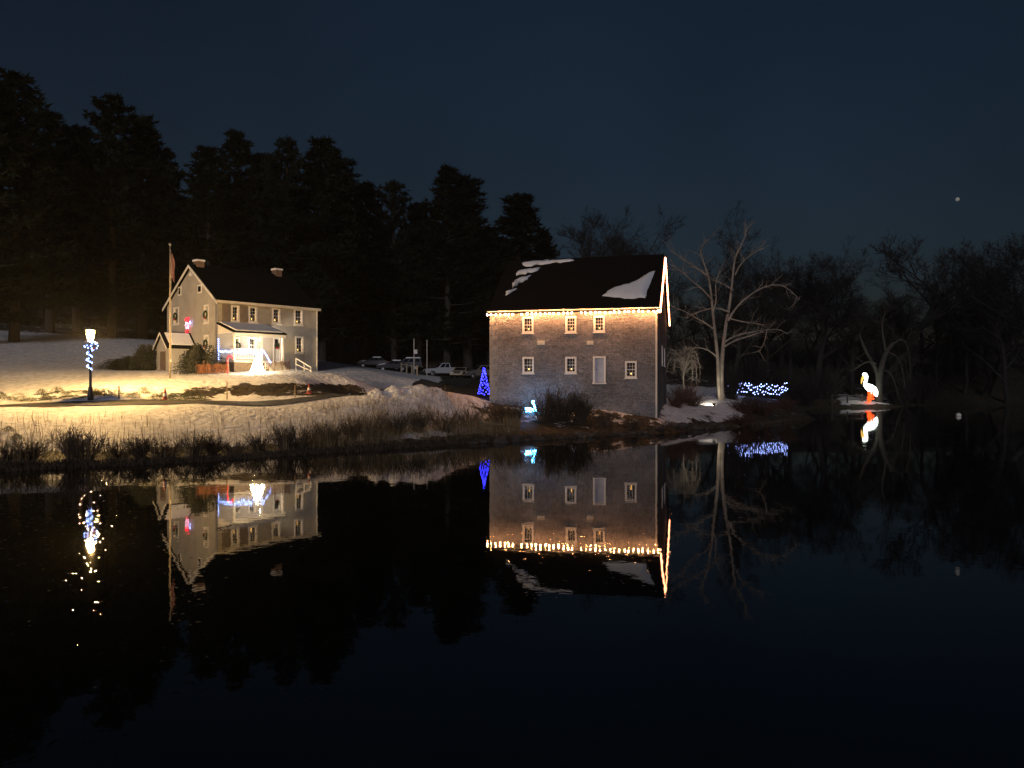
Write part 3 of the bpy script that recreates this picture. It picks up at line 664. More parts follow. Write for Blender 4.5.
# gabled vestibule on the gable side
vs = MB(); e_, s0, s1 = 2.2, 3.3, 5.4
def VP(s, e, z): q = HN + hv * s - hu * e; return Vector((q.x, q.y, z))
mid = (s0 + s1) / 2
fr0 = [VP(s0, e_, 3.6), VP(s0, e_, 6.0), VP(mid, e_, 7.1), VP(s1, e_, 6.0), VP(s1, e_, 3.6)]
vs.prism(fr0, [q + hu * (e_ - .004) for q in fr0]); vs.build('vestibule', M['stucco'], house)
for side, nm in ((s0 - .12, 'a'), (s1 + .12, 'b')):
    k = MB(); sl = 1.1 / (mid - s0); zt = 6.0 - sl * .12
    aa = [VP(side, e_ + .2, zt + .03), VP(mid, e_ + .2, 7.13), VP(mid, e_ + .2, 7.23), VP(side, e_ + .2, zt + .13)]
    k.prism(aa, [q + hu * (e_ + .19) for q in aa]); vr = k.build('vestibule_roof', M['shingle'], house)
    k = MB(); aa = [VP(side, e_ + .22, zt - .06), VP(mid, e_ + .22, 7.04), VP(mid, e_ + .22, 7.18), VP(side, e_ + .22, zt + .09)]; k.prism(aa, [q - hu * .03 for q in aa]); k.build('trim', M['white'], vr)
    if side < mid:
        k = MB(); aa = [VP(side + .18, e_ - .1, zt + .14 + sl * .18), VP(mid - .12, e_ - .1, 7.235 - sl * .12), VP(mid - .12, e_ - .1, 7.30 - sl * .12), VP(side + .18, e_ - .1, zt + .21 + sl * .18)]
        k.prism(aa, [q + hu * (e_ - .3) for q in aa]); k.build('snow_cap', M['snow'], vr)
k = MB(); vf = Frame(VP(s1, e_, 0), -hv, -hu); vf.box(k, .75, 1.6, 3.9, 5.7, .003, .05); vd = k.build('cellar_door', M['wood'], house)
# candles and wreaths on the house
nmh = ['first', 'second', 'third', 'fourth']
for i, o in enumerate(lw[:4]): candle(lf, o, 'tiny warm candle light in the %s upper window from the left, farmhouse front' % nmh[i])
candle(lf, lw[4], 'tiny warm candle light in the lone lower window right of the farmhouse porch')
def wreath(fr, o, label, n_=.06, r=.26, z=None):
    t = (o[0] + o[1]) / 2; z = (o[2] + o[3]) / 2 - .05 if z is None else z; c = fr.p(t, z, n_)
    w = thing('wreath', label, 'wreath', c, 'evergreen wreaths on the farmhouse', True)
    ring = [fr.p(t + r * math.cos(a), z + r * math.sin(a), n_ + .02) for a in np.linspace(0, 2 * math.pi, 17)]
    mb = MB(); mb.tube(ring, .07, 6, False)
    for i in range(70):
        a = random.uniform(0, 2 * math.pi); q = fr.p(t + r * math.cos(a), z + r * math.sin(a), n_ + .04); d = Vector((random.gauss(0, 1), random.gauss(0, 1), random.gauss(0, 1))).normalized() * .13
        s_ = d.orthogonal().normalized() * .02; mb.add([q - s_, q + s_, q + d], [(0, 1, 2)])
    mb.build('greenery', M['wreath'], w)
    bz = z - r; mb = MB()
    for sg in (-1, 1): mb.prism([fr.p(t, bz, n_ + .1), fr.p(t + sg * .13, bz + .07, n_ + .1), fr.p(t + sg * .13, bz - .07, n_ + .1)], [fr.p(t, bz, n_ + .13), fr.p(t + sg * .13, bz + .07, n_ + .13), fr.p(t + sg * .13, bz - .07, n_ + .13)])
    mb.build('bow', M['bow'], w)
wreath(gf, gw[0], 'green wreath on the upper left window of the house gable')
wreath(gf, gw[1], 'green wreath on the upper right window of the house gable')
wreath(gf, gw[2], 'green wreath on the ground floor window of the house gable')
wreath(lf, lo[0], 'red bowed green wreath on the first window inside the white porch')
wreath(lf, ldoor, 'green wreath hung on the white front door under the porch', n_=-.03, r=.16, z=5.02 + 1.25)

# porch rail lights
ps = thing('string_lights', 'blue white fairy lights draped along the white porch railing', 'string lights', P(.1, pz + .8, pp), None, True)
pts = []
for i in range(34):
    t = .05 + 2.3 * i / 33; pts.append(P(t, pz + .72 - .12 * abs(math.sin(t * 2.6)) + random.uniform(-.14, .10), pp + .02))
for i in range(12): pts.append(P(.02, pz + .72 - .1 * random.random(), .1 + (pp - .2) * i / 12))
for i in range(10): pts.append(P(.02, pz + .1 + .17 * i, .06))
for i in range(10): pts.append(P(2.4 + .035 * i, pz + .75 - .10 * i, pp + .05 + .05 * i))
bulbs(ps, pts, M['coolwhite'], .036)
strip(ps, [P(.05 + 2.3 * i / 24, pz + .68 - .12 * abs(math.sin((.05 + 2.3 * i / 24) * 2.6)), pp + .01) for i in range(25)])
# hanging cluster on the gable
t, z = gf.pix(189.3, 330)
hc = thing('hanging_light_cluster', 'column of red and white bulbs hung on the house gable wall', 'light decoration', gf.p(t, z - 1, .15), None, True)
k = MB(); k.tube([gf.p(t, z - 1.0, .1), gf.p(t, z + 1.0, .1)], .02, 5); k.tube([gf.p(t - .3, z + .1, .1), gf.p(t + .3, z + .1, .1)], .02, 5); k.build('frame', M['black'], hc)
rp, wp, bp_ = [], [], []
for i in range(52):
    yy = random.uniform(-1.0, 1.0); ww = .34 * (1 - .45 * abs(yy)); q = gf.p(t + random.uniform(-ww, ww), z + yy, .14 + .1 * random.random())
    (rp if (yy > .62 or -.62 < yy < -.02) else wp if yy > -.9 else bp_).append(q)
bulbs(hc, rp, M['red'], .05); bulbs(hc, wp, M['pinkwhite'], .05); bulbs(hc, bp_ + [gf.p(t + .45, z + .5, .14), gf.p(t + .42, z + .62, .14), gf.p(t + .2, z - 1.05, .14), gf.p(t - .1, z - 1.0, .14)], M['coolwhite'], .045)

# ------------------------------------------------------------------ yard things
# bright cone tree in front of the porch
g = ground(257.5, 55.2)
yt = thing('lighted_cone_tree', 'glaring warm white cone of lights on the snow before the porch', 'light decoration', g, None, True)
k = MB(); cone = lambda h_, a: g + Vector((math.cos(a) * .50 * (1 - h_ / 1.3), math.sin(a) * .50 * (1 - h_ / 1.3), .1 + h_))
for a in np.linspace(0, 2 * math.pi, 9)[:-1]: k.tube([cone(0, a), cone(1.2, a)], .012, 4)
k.tube([cone(0, a) for a in np.linspace(0, 2 * math.pi, 17)], .015, 4, False); k.tube([g, g + Vector((0, 0, 1.35))], .02, 5); k.build('frame', M['steel'], yt)
pts = []
for i in range(64): h_ = 1.2 * (i / 64); pts.append(cone(h_, i * 2.4))
bulbs(yt, pts, M['yardtree'], .045)
strip(yt, [cone(1.2 * i / 64, i * .8) for i in range(64)])
# red lit cane left of it
g = ground(228, 55); ca = thing('candy_cane_light', 'tall red lit cane standing on the snow by the porch corner', 'light decoration', g, None, True)
line = [g + Vector((0, 0, .1 * i)) for i in range(12)] + [g + Vector((.18 - .18 * math.cos(a), 0, 1.1 + .18 * math.sin(a))) for a in np.linspace(.3, math.pi, 7)]
k = MB(); k.tube(line, .035, 6); k.build('pole', M['whitesteel'], ca); bulbs(ca, [q + Vector((0, -.06, 0)) for q in line], M['red'], .045)
# street lamp
g = ground(90.5, 44); lampz = CH + (CY - 335) / F * 44
sl_ = thing('street_lamp', 'black post lamp with glowing amber lantern and blue white lights wound on it', 'street lamp', g, None, True)
k = MB(); k.lathe([(.16, -.1), (.16, .35), (.12, .42), (.12, .7), (.075, .8), (.065, lampz - g.z - .55), (.10, lampz - g.z - .5), (.06, lampz - g.z - .42)], g, 12); k.build('post', M['black'], sl_, True)
T = Vector((g.x, g.y, lampz))
k = MB(); k.lathe([(.09, -.36), (.12, -.22), (.165, -.08), (.17, .04), (.14, .16), (.09, .25)], T, 16); k.build('lantern_glass', M['lantern'], sl_, True)
k = MB(); k.lathe([(.10, -.47), (.30, -.43), (.33, -.40), (.33, -.385), (.12, -.365)], T, 16); k.build('added_shade_tray', M['black'], sl_)  # added disk that keeps lamp light off the snow below
k = MB(); k.lathe([(.26, .265), (.28, .29), (.12, .42), (.03, .46), (.03, .56), (.01, .6)], T, 8)
k.build('lantern_cap', M['black'], sl_)
k = MB()
for a in np.linspace(0, 2 * math.pi, 5)[:-1]: k.tube([T + Vector((.16 * math.cos(a), .16 * math.sin(a), -.37)), T + Vector((.27 * math.cos(a), .27 * math.sin(a), .27))], .012, 4)
k.build('lantern_cage', M['black'], sl_)
k = MB(); k.tube([g + Vector((-.42, 0, lampz - g.z - .62)), g + Vector((.42, 0, lampz - g.z - .62))], .02, 5); k.build('cross_bar', M['black'], sl_)
ls = thing('string_lights', 'blue white light string spiralled down the street lamp post', 'string lights', (g.x, g.y, lampz - .5), None, True)
pts = []
for i in range(64):
    u = i / 63; zz = lampz - .45 - 1.55 * u; a = u * 26; rr = .13 + (.22 * (1 - u * 3) if u < .33 else .02 * math.sin(i)); pts.append(Vector((g.x + rr * math.cos(a) - .04, g.y + rr * math.sin(a) - .05, zz)))
for i in range(16):
    a = i / 16 * 2 * math.pi; pts.append(Vector((g.x + .28 + .2 * math.cos(a), g.y - .12, lampz - .62 + .2 * math.sin(a))))
bulbs(ls, pts[::2], M['coolwhite'], .034); strip(ls, pts[:64])
wr = thing('wreath', 'red bowed ring wreath hung on the street lamp beneath its lantern', 'wreath', (g.x + .28, g.y - .1, lampz - .62), None, True)
k = MB(); k.tube([Vector((g.x + .28 + .2 * math.cos(a), g.y - .08, lampz - .62 + .2 * math.sin(a))) for a in np.linspace(0, 2 * math.pi, 15)], .045, 6, False); k.build('greenery', M['wreath'], wr)
k = MB(); k.ball((g.x + .28, g.y - .14, lampz - .78), .07); k.build('bow', M['bow'], wr)
# flagpole
g = ground(170, 52); top = CH + (CY - 245.5) / F * 52
fp = thing('flagpole', 'tall thin pale flagpole standing in the snow left of the farmhouse', 'flagpole', g, None, True)
k = MB(); k.tube([g - Vector((0, 0, .2)), g + Vector((0, 0, 3)), Vector((g.x, g.y, top))], [.06, .055, .035], 8); k.build('pole', M['polewood'], fp, True)
k = MB(); k.ball((g.x, g.y, top + .09), .1); k.build('finial', M['steel'], fp)
k = MB(); k.tube([(g.x + .07, g.y - .03, top - .3), (g.x + .09, g.y - .03, g.z + 1.2)], .008, 4); k.box(g.x + .03, g.x + .1, g.y - .06, g.y, g.z + 1.1, g.z + 1.25); k.build('halyard', M['cream'], fp)
fl_ = thing('flag', 'limp folded flag hanging high on the thin flagpole', 'flag', (g.x + .1, g.y, top - 1), None, True)
k = MB(); rows = []
for j in range(14):
    zz = top - .55 - j * .115; w = .12 + .16 * math.sin(min(1, j / 8) * math.pi * .8)
    rows.append([Vector((g.x + .06 + w * i / 6, g.y + .07 * math.sin(i * 1.9 + j * .25), zz - .08 * i * (j / 14))) for i in range(7)])
vv = [q for r_ in rows for q in r_]; k.add(vv + [q + Vector((0, .012, 0)) for q in vv], [(j * 7 + i, j * 7 + i + 1, j * 7 + i + 8, j * 7 + i + 7) for j in range(13) for i in range(6)] + [(98 + j * 7 + i + 7, 98 + j * 7 + i + 8, 98 + j * 7 + i + 1, 98 + j * 7 + i) for j in range(13) for i in range(6)])
k.build('cloth', M['flag'], fl_, True)
# orange netting
def net(a, b_, label, sag=.06):
    A, Bb = Vector(a), Vector(b_); n_ = max(3, int((Bb - A).length / 1.5)); t = thing('safety_fence', label, 'fence', A, 'orange safety netting by the porch', True)
    zs = [gz(*(A.lerp(Bb, i / n_)).xy) for i in range(n_ + 1)]
    mb = MB(); m_ = n_ * 12
    def pt(i, h_):
        u = i / m_; q = A.lerp(Bb, u); f = u * n_; j = min(int(f), n_ - 1); zz = zs[j] + (zs[j + 1] - zs[j]) * (f - j); s_ = math.sin((f - j) * math.pi) * sag
        return Vector((q.x + .04 * math.sin(i * .9 + h_ * 3), q.y + .05 * math.sin(i * .7), zz + .12 + h_ * (.66 - s_ * 1.5)))
    for r_ in range(11):
        for i in range(m_): mb.quad(pt(i, r_ / 10 - .02), pt(i + 1, r_ / 10 - .02), pt(i + 1, r_ / 10 + .02), pt(i, r_ / 10 + .02))
    for i in range(0, m_ + 1):
        q0, q1 = pt(i, 0), pt(i, 1); s_ = (Bb - A).normalized() * .012; mb.quad(q0 - s_, q0 + s_, q1 + s_, q1 - s_)
    mb.build('net', M['orange'], t)
    for i in range(n_ + 1):
        q = A.lerp(Bb, i / n_); MB().tube([(q.x, q.y, zs[i] - .15), (q.x, q.y, zs[i] + .95)], .022, 5).build('post', M['wood'], t)
net(ground(196, 53.6), ground(229, 54.6), 'sagging orange safety netting left of the red lit cane')
net(ground(266, 55.2), ground(290, 58), 'orange safety netting right of the glaring cone of lights')
def cone_(px, d, label):
    g = ground(px, d); t = thing('traffic_cone', label, 'traffic cone', g, 'traffic cones along the path', True)
    k = MB(); k.lathe([(.15, .03), (.14, .05), (.03, .68), (.02, .70)], g, 12); k.build('cone', M['conered'], t, True)
    k = MB(); k.lathe([(.117, .22), (.087, .38)], g, 12); k.build('reflective_band', M['white'], t)
    k = MB(); k.box(g.x - .19, g.x + .19, g.y - .19, g.y + .19, g.z - .02, g.z + .035); k.build('base', M['conered'], t)
cone_(165, 44.4, 'orange traffic cone beside the path right of the street lamp')
cone_(309, 50, 'orange traffic cone on the snow below the dark earth bank')
for i, (px, d, h_, lb) in enumerate([(227, 47.2, 1.1, 'thin pale stake at the left end of the dark earth bank'), (295, 48.6, .8, 'thin pale stake before the middle of the dark earth bank'), (204, 54.2, .95, 'short stake left of the house porch at the netting end'), (119, 44.5, .75, 'short thin stake by the path just right of the street lamp')]):
    g = ground(px, d); t = thing('marker_stake', lb, 'stake', g, 'marker stakes in the yard', True)
    k = MB(); k.hexa([g + Vector(q) for q in [(-.03, -.03, -.2), (.03, -.03, -.2), (.03, .03, -.2), (-.03, .03, -.2), (-.025, -.025, h_), (.025, -.025, h_), (.025, .025, h_), (-.025, .025, h_)]]); k.build('stake', M['straw'], t)
    k = MB(); k.box(g.x - .027, g.x + .027, g.y - .033, g.y + .033, g.z + h_ - .14, g.z + h_ - .06); k.build('ribbon', M['orange'], t)
# handrail on the right of the porch
A, Bb = ground(296, 58), ground(311, 57); t = thing('handrail', 'white sloping handrail on posts right of the orange netting', 'handrail', A, None, True)
k = MB(); k.tube([A + Vector((0, 0, .95)), Bb + Vector((0, 0, .35))], .04, 6); k.tube([A + Vector((0, 0, .5)), Bb + Vector((0, 0, .1))], .03, 6); k.build('rail', M['white'], t)
for q, h_ in ((A, .97), (A.lerp(Bb, .55), .62), (Bb, .37)): k = MB(); k.tube([q - Vector((0, 0, .3)), q + Vector((0, 0, h_))], .04, 6); k.build('post', M['white'], t)
# white post and rail by the parking lot, two thin poles
A, Bb = ground(401.5, 81), ground(418, 80); t = thing('rail_fence', 'short pale post and rail barrier in front of the parked cars', 'fence', A, None, True)
for i in range(4):
    q = A.lerp(Bb, [0, .32, .95, 1.0][i] if i < 3 else .64); q.z = gz(q.x, q.y); k = MB(); k.box(q.x - .07, q.x + .07, q.y - .07, q.y + .07, q.z - .3, q.z + 1.05); k.build('post', M['polewood'], t)
k = MB(); k.tube([A + Vector((-.1, -.1, .92)), Bb + Vector((.1, -.1, .92))], .05, 6); k.build('rail', M['polewood'], t)
for px, d, py, sg, lb in [(414, 83, 339, True, 'thin pole with a small white sign behind the pale barrier'), (427, 84, 340, False, 'thin bare pole just left of the white pickup')]:
    g = ground(px, d); tz = CH + (CY - py) / F * d; t = thing('sign_pole' if sg else 'utility_pole', lb, 'pole', g, None, True)
    k = MB(); k.tube([g - Vector((0, 0, .3)), (g.x, g.y, tz)], .05, 6); k.build('pole', M['cream'], t)
    k = MB(); k.ball((g.x, g.y, tz + .03), .065); k.build('pole_cap', M['steel'], t)
    if sg: k = MB(); k.box(g.x + .02, g.x + .38, g.y - .09, g.y - .06, tz - 1.6, tz - 1.15); k.build('sign_plate', M['white'], t)

# ------------------------------------------------------------------ vehicles
def vehicle(name, label, px, d, rz, paint, kind, snow=False):
    g = ground(px, d); t = thing(name, label, 'pickup' if kind == 'pickup' else 'car', g, 'vehicles in the parking lot', rz=rz)
    W_, = (1.9,)
    if kind == 'pickup':
        L_ = 5.4; body = [(-2.7, .45), (-2.7, 1.12), (-.6, 1.14), (-.55, 1.16), (1.0, 1.16), (2.45, 1.06), (2.7, .92), (2.7, .42)]; cab = [(-.75, 1.15), (-.6, 1.82), (.35, 1.84), (1.05, 1.15)]; wx = (-1.65, 1.75); wr_ = .39
    elif kind == 'suv':
        L_ = 4.6; body = [(-2.3, .45), (-2.3, 1.15), (.9, 1.12), (2.1, 1.02), (2.3, .85), (2.3, .42)]; cab = [(-2.2, 1.14), (-2.0, 1.74), (.2, 1.76), (1.0, 1.11)]; wx = (-1.4, 1.4); wr_ = .36
    else:
        L_ = 4.3; body = [(-2.15, .4), (-2.15, .95), (-1.5, 1.0), (.9, .98), (2.0, .84), (2.15, .7), (2.15, .42)]; cab = [(-1.75, .98), (-1.1, 1.42), (.1, 1.44), (1.0, .97)]; wx = (-1.3, 1.35); wr_ = .32
    h = W_ / 2
    k = MB(); lo, md = [], []
    sec = []
    for yy, ins in ((-h, .05), (-h + .06, 0), (h - .06, 0), (h, .05)):
        sec.append([Vector((x_ * (1 - ins / 3), yy, z_ - (ins * .6 if z_ > .8 else -ins))) for x_, z_ in body])
    for i in range(3): k.prism(sec[i], sec[i + 1])
    k.build('body', M[paint], t)
    k = MB(); tp = .16
    a = [Vector((x_, -h + (.06 if z_ < 1.3 else tp + .06), z_)) for x_, z_ in cab]; b_ = [Vector((x_, -q.y, z_)) for (x_, z_), q in zip(cab, a)]
    k.prism(a, b_); k.build('cab', M[paint], t)
    # windows: insets standing proud of the cab sides
    def on(side, u0, u1, v0, v1):
        (x0, z0), (x1, z1), (x2, z2), (x3, z3) = cab
        def q(u, v): xl = x0 + (x1 - x0) * v; xr = x3 + (x2 - x3) * v; zz = z0 + (z1 - z0) * v; yy = (h - .06 - tp * v + .012) * side; return Vector((xl + (xr - xl) * u, yy, zz))
        m_ = MB(); pts_ = [q(u0, v0), q(u1, v0), q(u1, v1), q(u0, v1)]; m_.prism(pts_, [p_ - Vector((0, .02 * side, 0)) for p_ in pts_]); m_.build('side_window', M['carglass'], t)
    for s_ in (-1, 1):
        if kind == 'pickup': on(s_, .1, .46, .12, .88); on(s_, .52, .9, .12, .88)
        else: on(s_, .06, .3, .12, .86); on(s_, .34, .62, .12, .86); on(s_, .66, .92, .12, .86)
    for (x0, z0), (x1, z1), sg, nm in ((cab[3], cab[2], 1, 'windscreen'), (cab[0], cab[1], -1, 'rear_window')):
        m_ = MB(); f = lambda v, s_: Vector((x0 + (x1 - x0) * v + .012 * sg, s_ * (h - .16 - tp * v), z0 + (z1 - z0) * v + .006)); pts_ = [f(.12, -1), f(.12, 1), f(.9, 1), f(.9, -1)]
        m_.prism(pts_, [p_ - Vector((.02 * sg, 0, 0)) for p_ in pts_]); m_.build(nm, M['carglass'], t)
    for x_ in wx:
        for s_ in (-1, 1):
            c_ = Vector((x_, s_ * (h - .08), wr_)); ring = lambda r_, yy: [c_ + Vector((r_ * math.cos(a_), yy * s_, r_ * math.sin(a_))) for a_ in np.linspace(0, 2 * math.pi, 19)[:-1]]
            m_ = MB(); m_.prism(ring(wr_, -.12), ring(wr_, .10)); w = m_.build('wheel', M['rubber'], t)
            m_ = MB(); m_.prism(ring(wr_ * .6, .10), ring(wr_ * .52, .115)); m_.build('rim', M['steel'], w)
    fx = body[-1][0]
    for s_ in (-1, 1):
        m_ = MB(); m_.box(fx - .06, fx + .015, s_ * .66 - .17, s_ * .66 + .17, .68 if kind == 'car' else .78, .80 if kind == 'car' else .93); m_.build('headlight', M['lens'], t)
        m_ = MB(); m_.box(-fx - .02, -fx + .05, s_ * .8 - .1, s_ * .8 + .1, .75, .95); m_.build('tail_light', M['bow'], t)
    m_ = MB(); m_.box(fx - .05, fx + .07, -.88, .88, .42, .60); m_.build('front_bumper', M['chrome'] if kind != 'car' else M[paint], t)
    m_ = MB(); m_.box(-fx - .07, -fx + .05, -.88, .88, .42, .60); m_.build('rear_bumper', M['chrome'] if kind != 'car' else M[paint], t)
    m_ = MB(); m_.box(fx - .04, fx + .01, -.45, .45, .63, .85); m_.build('grille', M['black'], t)
    if kind == 'pickup':
        m_ = MB(); m_.box(-2.6, -.78, -.8, .8, 1.1, 1.15); m_.build('bed_floor', M['black'], t)
        m_ = MB()
        for s_ in (-1, 1): m_.box(-2.7, -.75, s_ * .88 - .05, s_ * .88 + .05, 1.12, 1.24)
        m_.box(-2.7, -2.6, -.83, .83, 1.12, 1.24); m_.build('bed_rail', M[paint], t)
    if snow:
        m_ = MB(); (x1, z1), (x2, z2) = cab[1], cab[2]
        a = [Vector((x1 + .05, -.62, z1)), Vector((x2 - .05, -.62, z2)), Vector((x2 - .05, .62, z2)), Vector((x1 + .05, .62, z1))]
        m_.prism(a, [q * 1 + Vector((0, -.1 * q.y, .14)) for q in a]); m_.build('snow_cap', M['snow'], t)
        (x3, z3), (x4, z4) = body[-4] if kind != 'suv' else body[2], body[-3]
        m_ = MB(); a = [Vector((1.05, -.8, body[-4][1] - .0)), Vector((body[-3][0] - .05, -.78, body[-3][1] - .02)), Vector((body[-3][0] - .05, .78, body[-3][1] - .02)), Vector((1.05, .8, body[-4][1]))]
        m_.prism(a, [q + Vector((0, -.06 * q.y, .12)) for q in a]); m_.build('hood_snow', M['snow'], t)
    return t
vehicle('pickup_truck', 'white pickup truck parked before the pines left of the mill', 444, 104, R(198), 'carwhite', 'pickup')
vehicle('parked_car', 'tan car parked nose outward between the white pickup and the lit blue tree', 461, 99, R(-100), 'cartan', 'car')
vehicle('parked_car', 'dark grey sport utility car half hidden behind the lit blue tree', 481, 97, R(205), 'carsilver', 'suv')
vehicle('parked_car', 'snow capped dark car at the left end of the parking lot', 393, 106, R(188), 'cardark', 'car', True)
vehicle('parked_car', 'snow capped dark sport utility car behind the thin signpost', 408, 110, R(172), 'cardark', 'suv', True)
vehicle('parked_car', 'dark snowy car half hidden by the snow slope right of the farmhouse', 374, 108, R(180), 'cardark', 'car', True)

# ------------------------------------------------------------------ lit things near the mill
g = ground(484, 57.3)
bt = thing('decorated_spruce', 'small spruce covered in vivid blue lights at the mill left corner', 'lit tree', g, None, True)
k = MB(); k.tube([g - Vector((0, 0, .2)), g + Vector((0, 0, 2.2))], [.06, .015], 6); k.build('trunk', M['bark'], bt)
k = MB(); bpnts = []
for i in range(420):
    h_ = random.random() ** 1.2; a = random.uniform(0, 6.283); r_ = .42 * (1 - h_) * (.5 + .5 * random.random() ** .5) + .02; c_ = g + Vector((r_ * math.cos(a), r_ * math.sin(a), .2 + 2.05 * h_))
    for j in range(3):
        d_ = Vector((math.cos(a) + random.uniform(-.6, .6), math.sin(a) + random.uniform(-.6, .6), random.uniform(-.5, .3))).normalized() * random.uniform(.12, .24); s_ = d_.cross(Vector((0, 0, 1))).normalized() * .03
        k.add([c_ - s_, c_ + s_, c_ + d_], [(0, 1, 2)])
for i in range(70):
    h_ = (i / 70) ** 1.15; a = i * 2.4; r_ = .43 * (1 - h_) + .04; bpnts.append(g + Vector((r_ * math.cos(a), r_ * math.sin(a), .25 + 2.0 * h_ + random.uniform(-.05, .05))))
k.build('foliage', M['needle2'], bt); bulbs(bt, bpnts, M['blue'], .03)
# pale blue lit bird figure before the mill wall
q = at(530.5, 409.5, 52.2); q.z = at(530.5, 414.5, 52.2).z
lb_ = thing('lighted_bird_figure', 'small pale blue lit bird shape in the brush before the mill wall', 'light decoration', (q.x, q.y, gz(q.x, q.y)), None, True)
zc = at(530.5, 412.0, 52.2).z
k = MB(); k.tube([(q.x - .25, q.y, gz(q.x, q.y) - .1), (q.x - .2, q.y, zc)], .012, 4); k.tube([(q.x + .15, q.y, gz(q.x, q.y) - .1), (q.x + .15, q.y, zc)], .012, 4)
neck = [Vector((q.x + .28, q.y, zc + .1)), Vector((q.x + .32, q.y, zc + .35)), Vector((q.x + .20, q.y, zc + .52)), Vector((q.x + .12, q.y, zc + .66)), Vector((q.x + .20, q.y, zc + .76))]
k.tube(neck, .012, 4); k.tube([Vector((q.x + .36 * math.cos(a) - .02, q.y, zc + .10 + .20 * math.sin(a))) for a in np.linspace(0, 6.283, 15)], .012, 4, False); k.build('frame', M['steel'], lb_)
pts = [Vector((q.x + random.uniform(-.38, .38), q.y + random.uniform(-.14, .14), zc + random.uniform(-.08, .3))) for i in range(42)]
for i in range(4): pts += [neck[i].lerp(neck[i + 1], j / 4) + Vector((random.uniform(-.05, .05), random.uniform(-.05, .05), 0)) for j in range(4)]
bulbs(lb_, pts, M['cyan'], .038)
# blue-white net over a clipped hedge
A, Bb = ground(724, 70), ground(784, 72); hl = (Bb - A); hd = thing('hedge', 'low clipped hedge under blue white lights right of the pale tree', 'hedge', A, None, True)
k = MB(); dirn = hl.normalized(); nrm_ = Vector((dirn.y, -dirn.x, 0))
for i in range(2600):
    c_ = A + hl * random.random() + nrm_ * random.uniform(-.5, .5); hh = 1.25 + .15 * math.sin(c_.x * 3); c_.z = gz(c_.x, c_.y) + hh * random.random() ** .7
    d_ = Vector((random.gauss(0, 1), random.gauss(0, 1), random.gauss(0, 1))).normalized() * .14; s_ = d_.orthogonal().normalized() * .035; k.add([c_ - s_, c_ + s_, c_ + d_], [(0, 1, 2)])
k.build('foliage', M['yew'], hd)
k = MB()
for i in range(14): c_ = A + hl * (i + .5) / 14; c_.z = gz(c_.x, c_.y); k.tube([c_ - Vector((0, 0, .1)), c_ + Vector((.1, 0, .9))], [.03, .01], 4)
k.build('stems', M['twig'], hd)
nl = thing('net_lights', 'net of blue white bulbs spread over the low clipped hedge', 'string lights', A, None, True)
pts = []
for i in range(84):
    u = (i + random.random()) / 84; c_ = A + hl * u + nrm_ * (.58 + random.uniform(-.05, .05)); c_.z = 1.95 + .25 + 1.05 * ((i * .618 + .3 * random.random()) % 1) * (1 - .12 * math.sin(u * 17)); pts.append(c_)
bulbs(nl, pts, M['bluewhite'], .042)
k = MB()
for r_ in range(4): k.tube([A + hl * (i / 30) + nrm_ * .56 + Vector((0, 0, .3 + .3 * r_ + gz(*(A + hl * (i / 30)).xy) - A.z)) for i in range(31)], .008, 3)
k.build('net', M['cable'], nl)
# ground floodlight that lights the pale tree and the small pruned tree
g = ground(714, 63.5); ft = thing('ground_floodlight', 'small black ground floodlight in the snow before the pale tree', 'floodlight', g, None, True)
aim = Vector((3.5, 9, 7)).normalized(); rgt = aim.cross(Vector((0, 0, 1))).normalized(); up_ = rgt.cross(aim); c_ = g + Vector((0, 0, .22))
k = MB(); f4 = lambda w_, d_: [c_ + rgt * sx * w_ + up_ * sz * w_ * .7 + aim * d_ for sx, sz in ((-1, -1), (1, -1), (1, 1), (-1, 1))]
k.prism(f4(.08, -.06), f4(.13, .05)); k.build('housing', M['black'], ft)
k = MB(); k.prism(f4(.11, .051), f4(.11, .056)); k.build('lens', M['flood'], ft)
k = MB(); k.tube([g - Vector((0, 0, .1)), c_ - aim * .03], .025, 6); k.build('stake', M['black'], ft)
sp = bpy.data.lights.new('flood_lamp', 'SPOT'); sp.energy = 460; sp.color = (1, .89, .72); sp.spot_size = R(115); sp.spot_blend = .7; sp.shadow_soft_size = .08
spo = bpy.data.objects.new('flood_lamp', sp); C.objects.link(spo); spo.parent = ft; spo.location = (c_ + aim * .09) - g
spo.rotation_euler = Vector((-2.4, 6, 2.7)).to_track_quat('-Z', 'Y').to_euler()
# pelican
g = ground(868, 107); s_ = 107 / F
def pp_(px, py, dy=0): v = at(px, py, 107); v.y += dy; return v
pe = thing('lighted_pelican', 'glowing white pelican figure with orange legs at the far water edge', 'light decoration', g, None, True)
def loft(mb, pts, rads, sq=1.0, n=12):
    vs = []; 
    for i, (p_, r_) in enumerate(zip(pts, rads)):
        t_ = (pts[min(i + 1, len(pts) - 1)] - pts[max(i - 1, 0)]).normalized(); a = Vector((0, 1, 0)); b_ = t_.cross(a).normalized()
        for kk in range(n): w = 2 * math.pi * kk / n; vs.append(p_ + a * math.cos(w) * r_ * sq + b_ * math.sin(w) * r_)
    m_ = len(pts); mb.add(vs, [(i * n + kk, i * n + (kk + 1) % n, (i + 1) * n + (kk + 1) % n, (i + 1) * n + kk) for i in range(m_ - 1) for kk in range(n)] + [tuple(range(n))[::-1], tuple(range((m_ - 1) * n, m_ * n))])
sp_ = [(863.0, 375.2), (863.8, 374.4), (865.2, 374.6), (866.2, 376.5), (866.2, 379.5), (865.2, 382.2), (865.4, 384.8), (867.5, 386.5), (870.5, 388.3), (873.5, 390.3), (875.4, 392.6), (876.4, 395.0), (876.8, 396.6)]
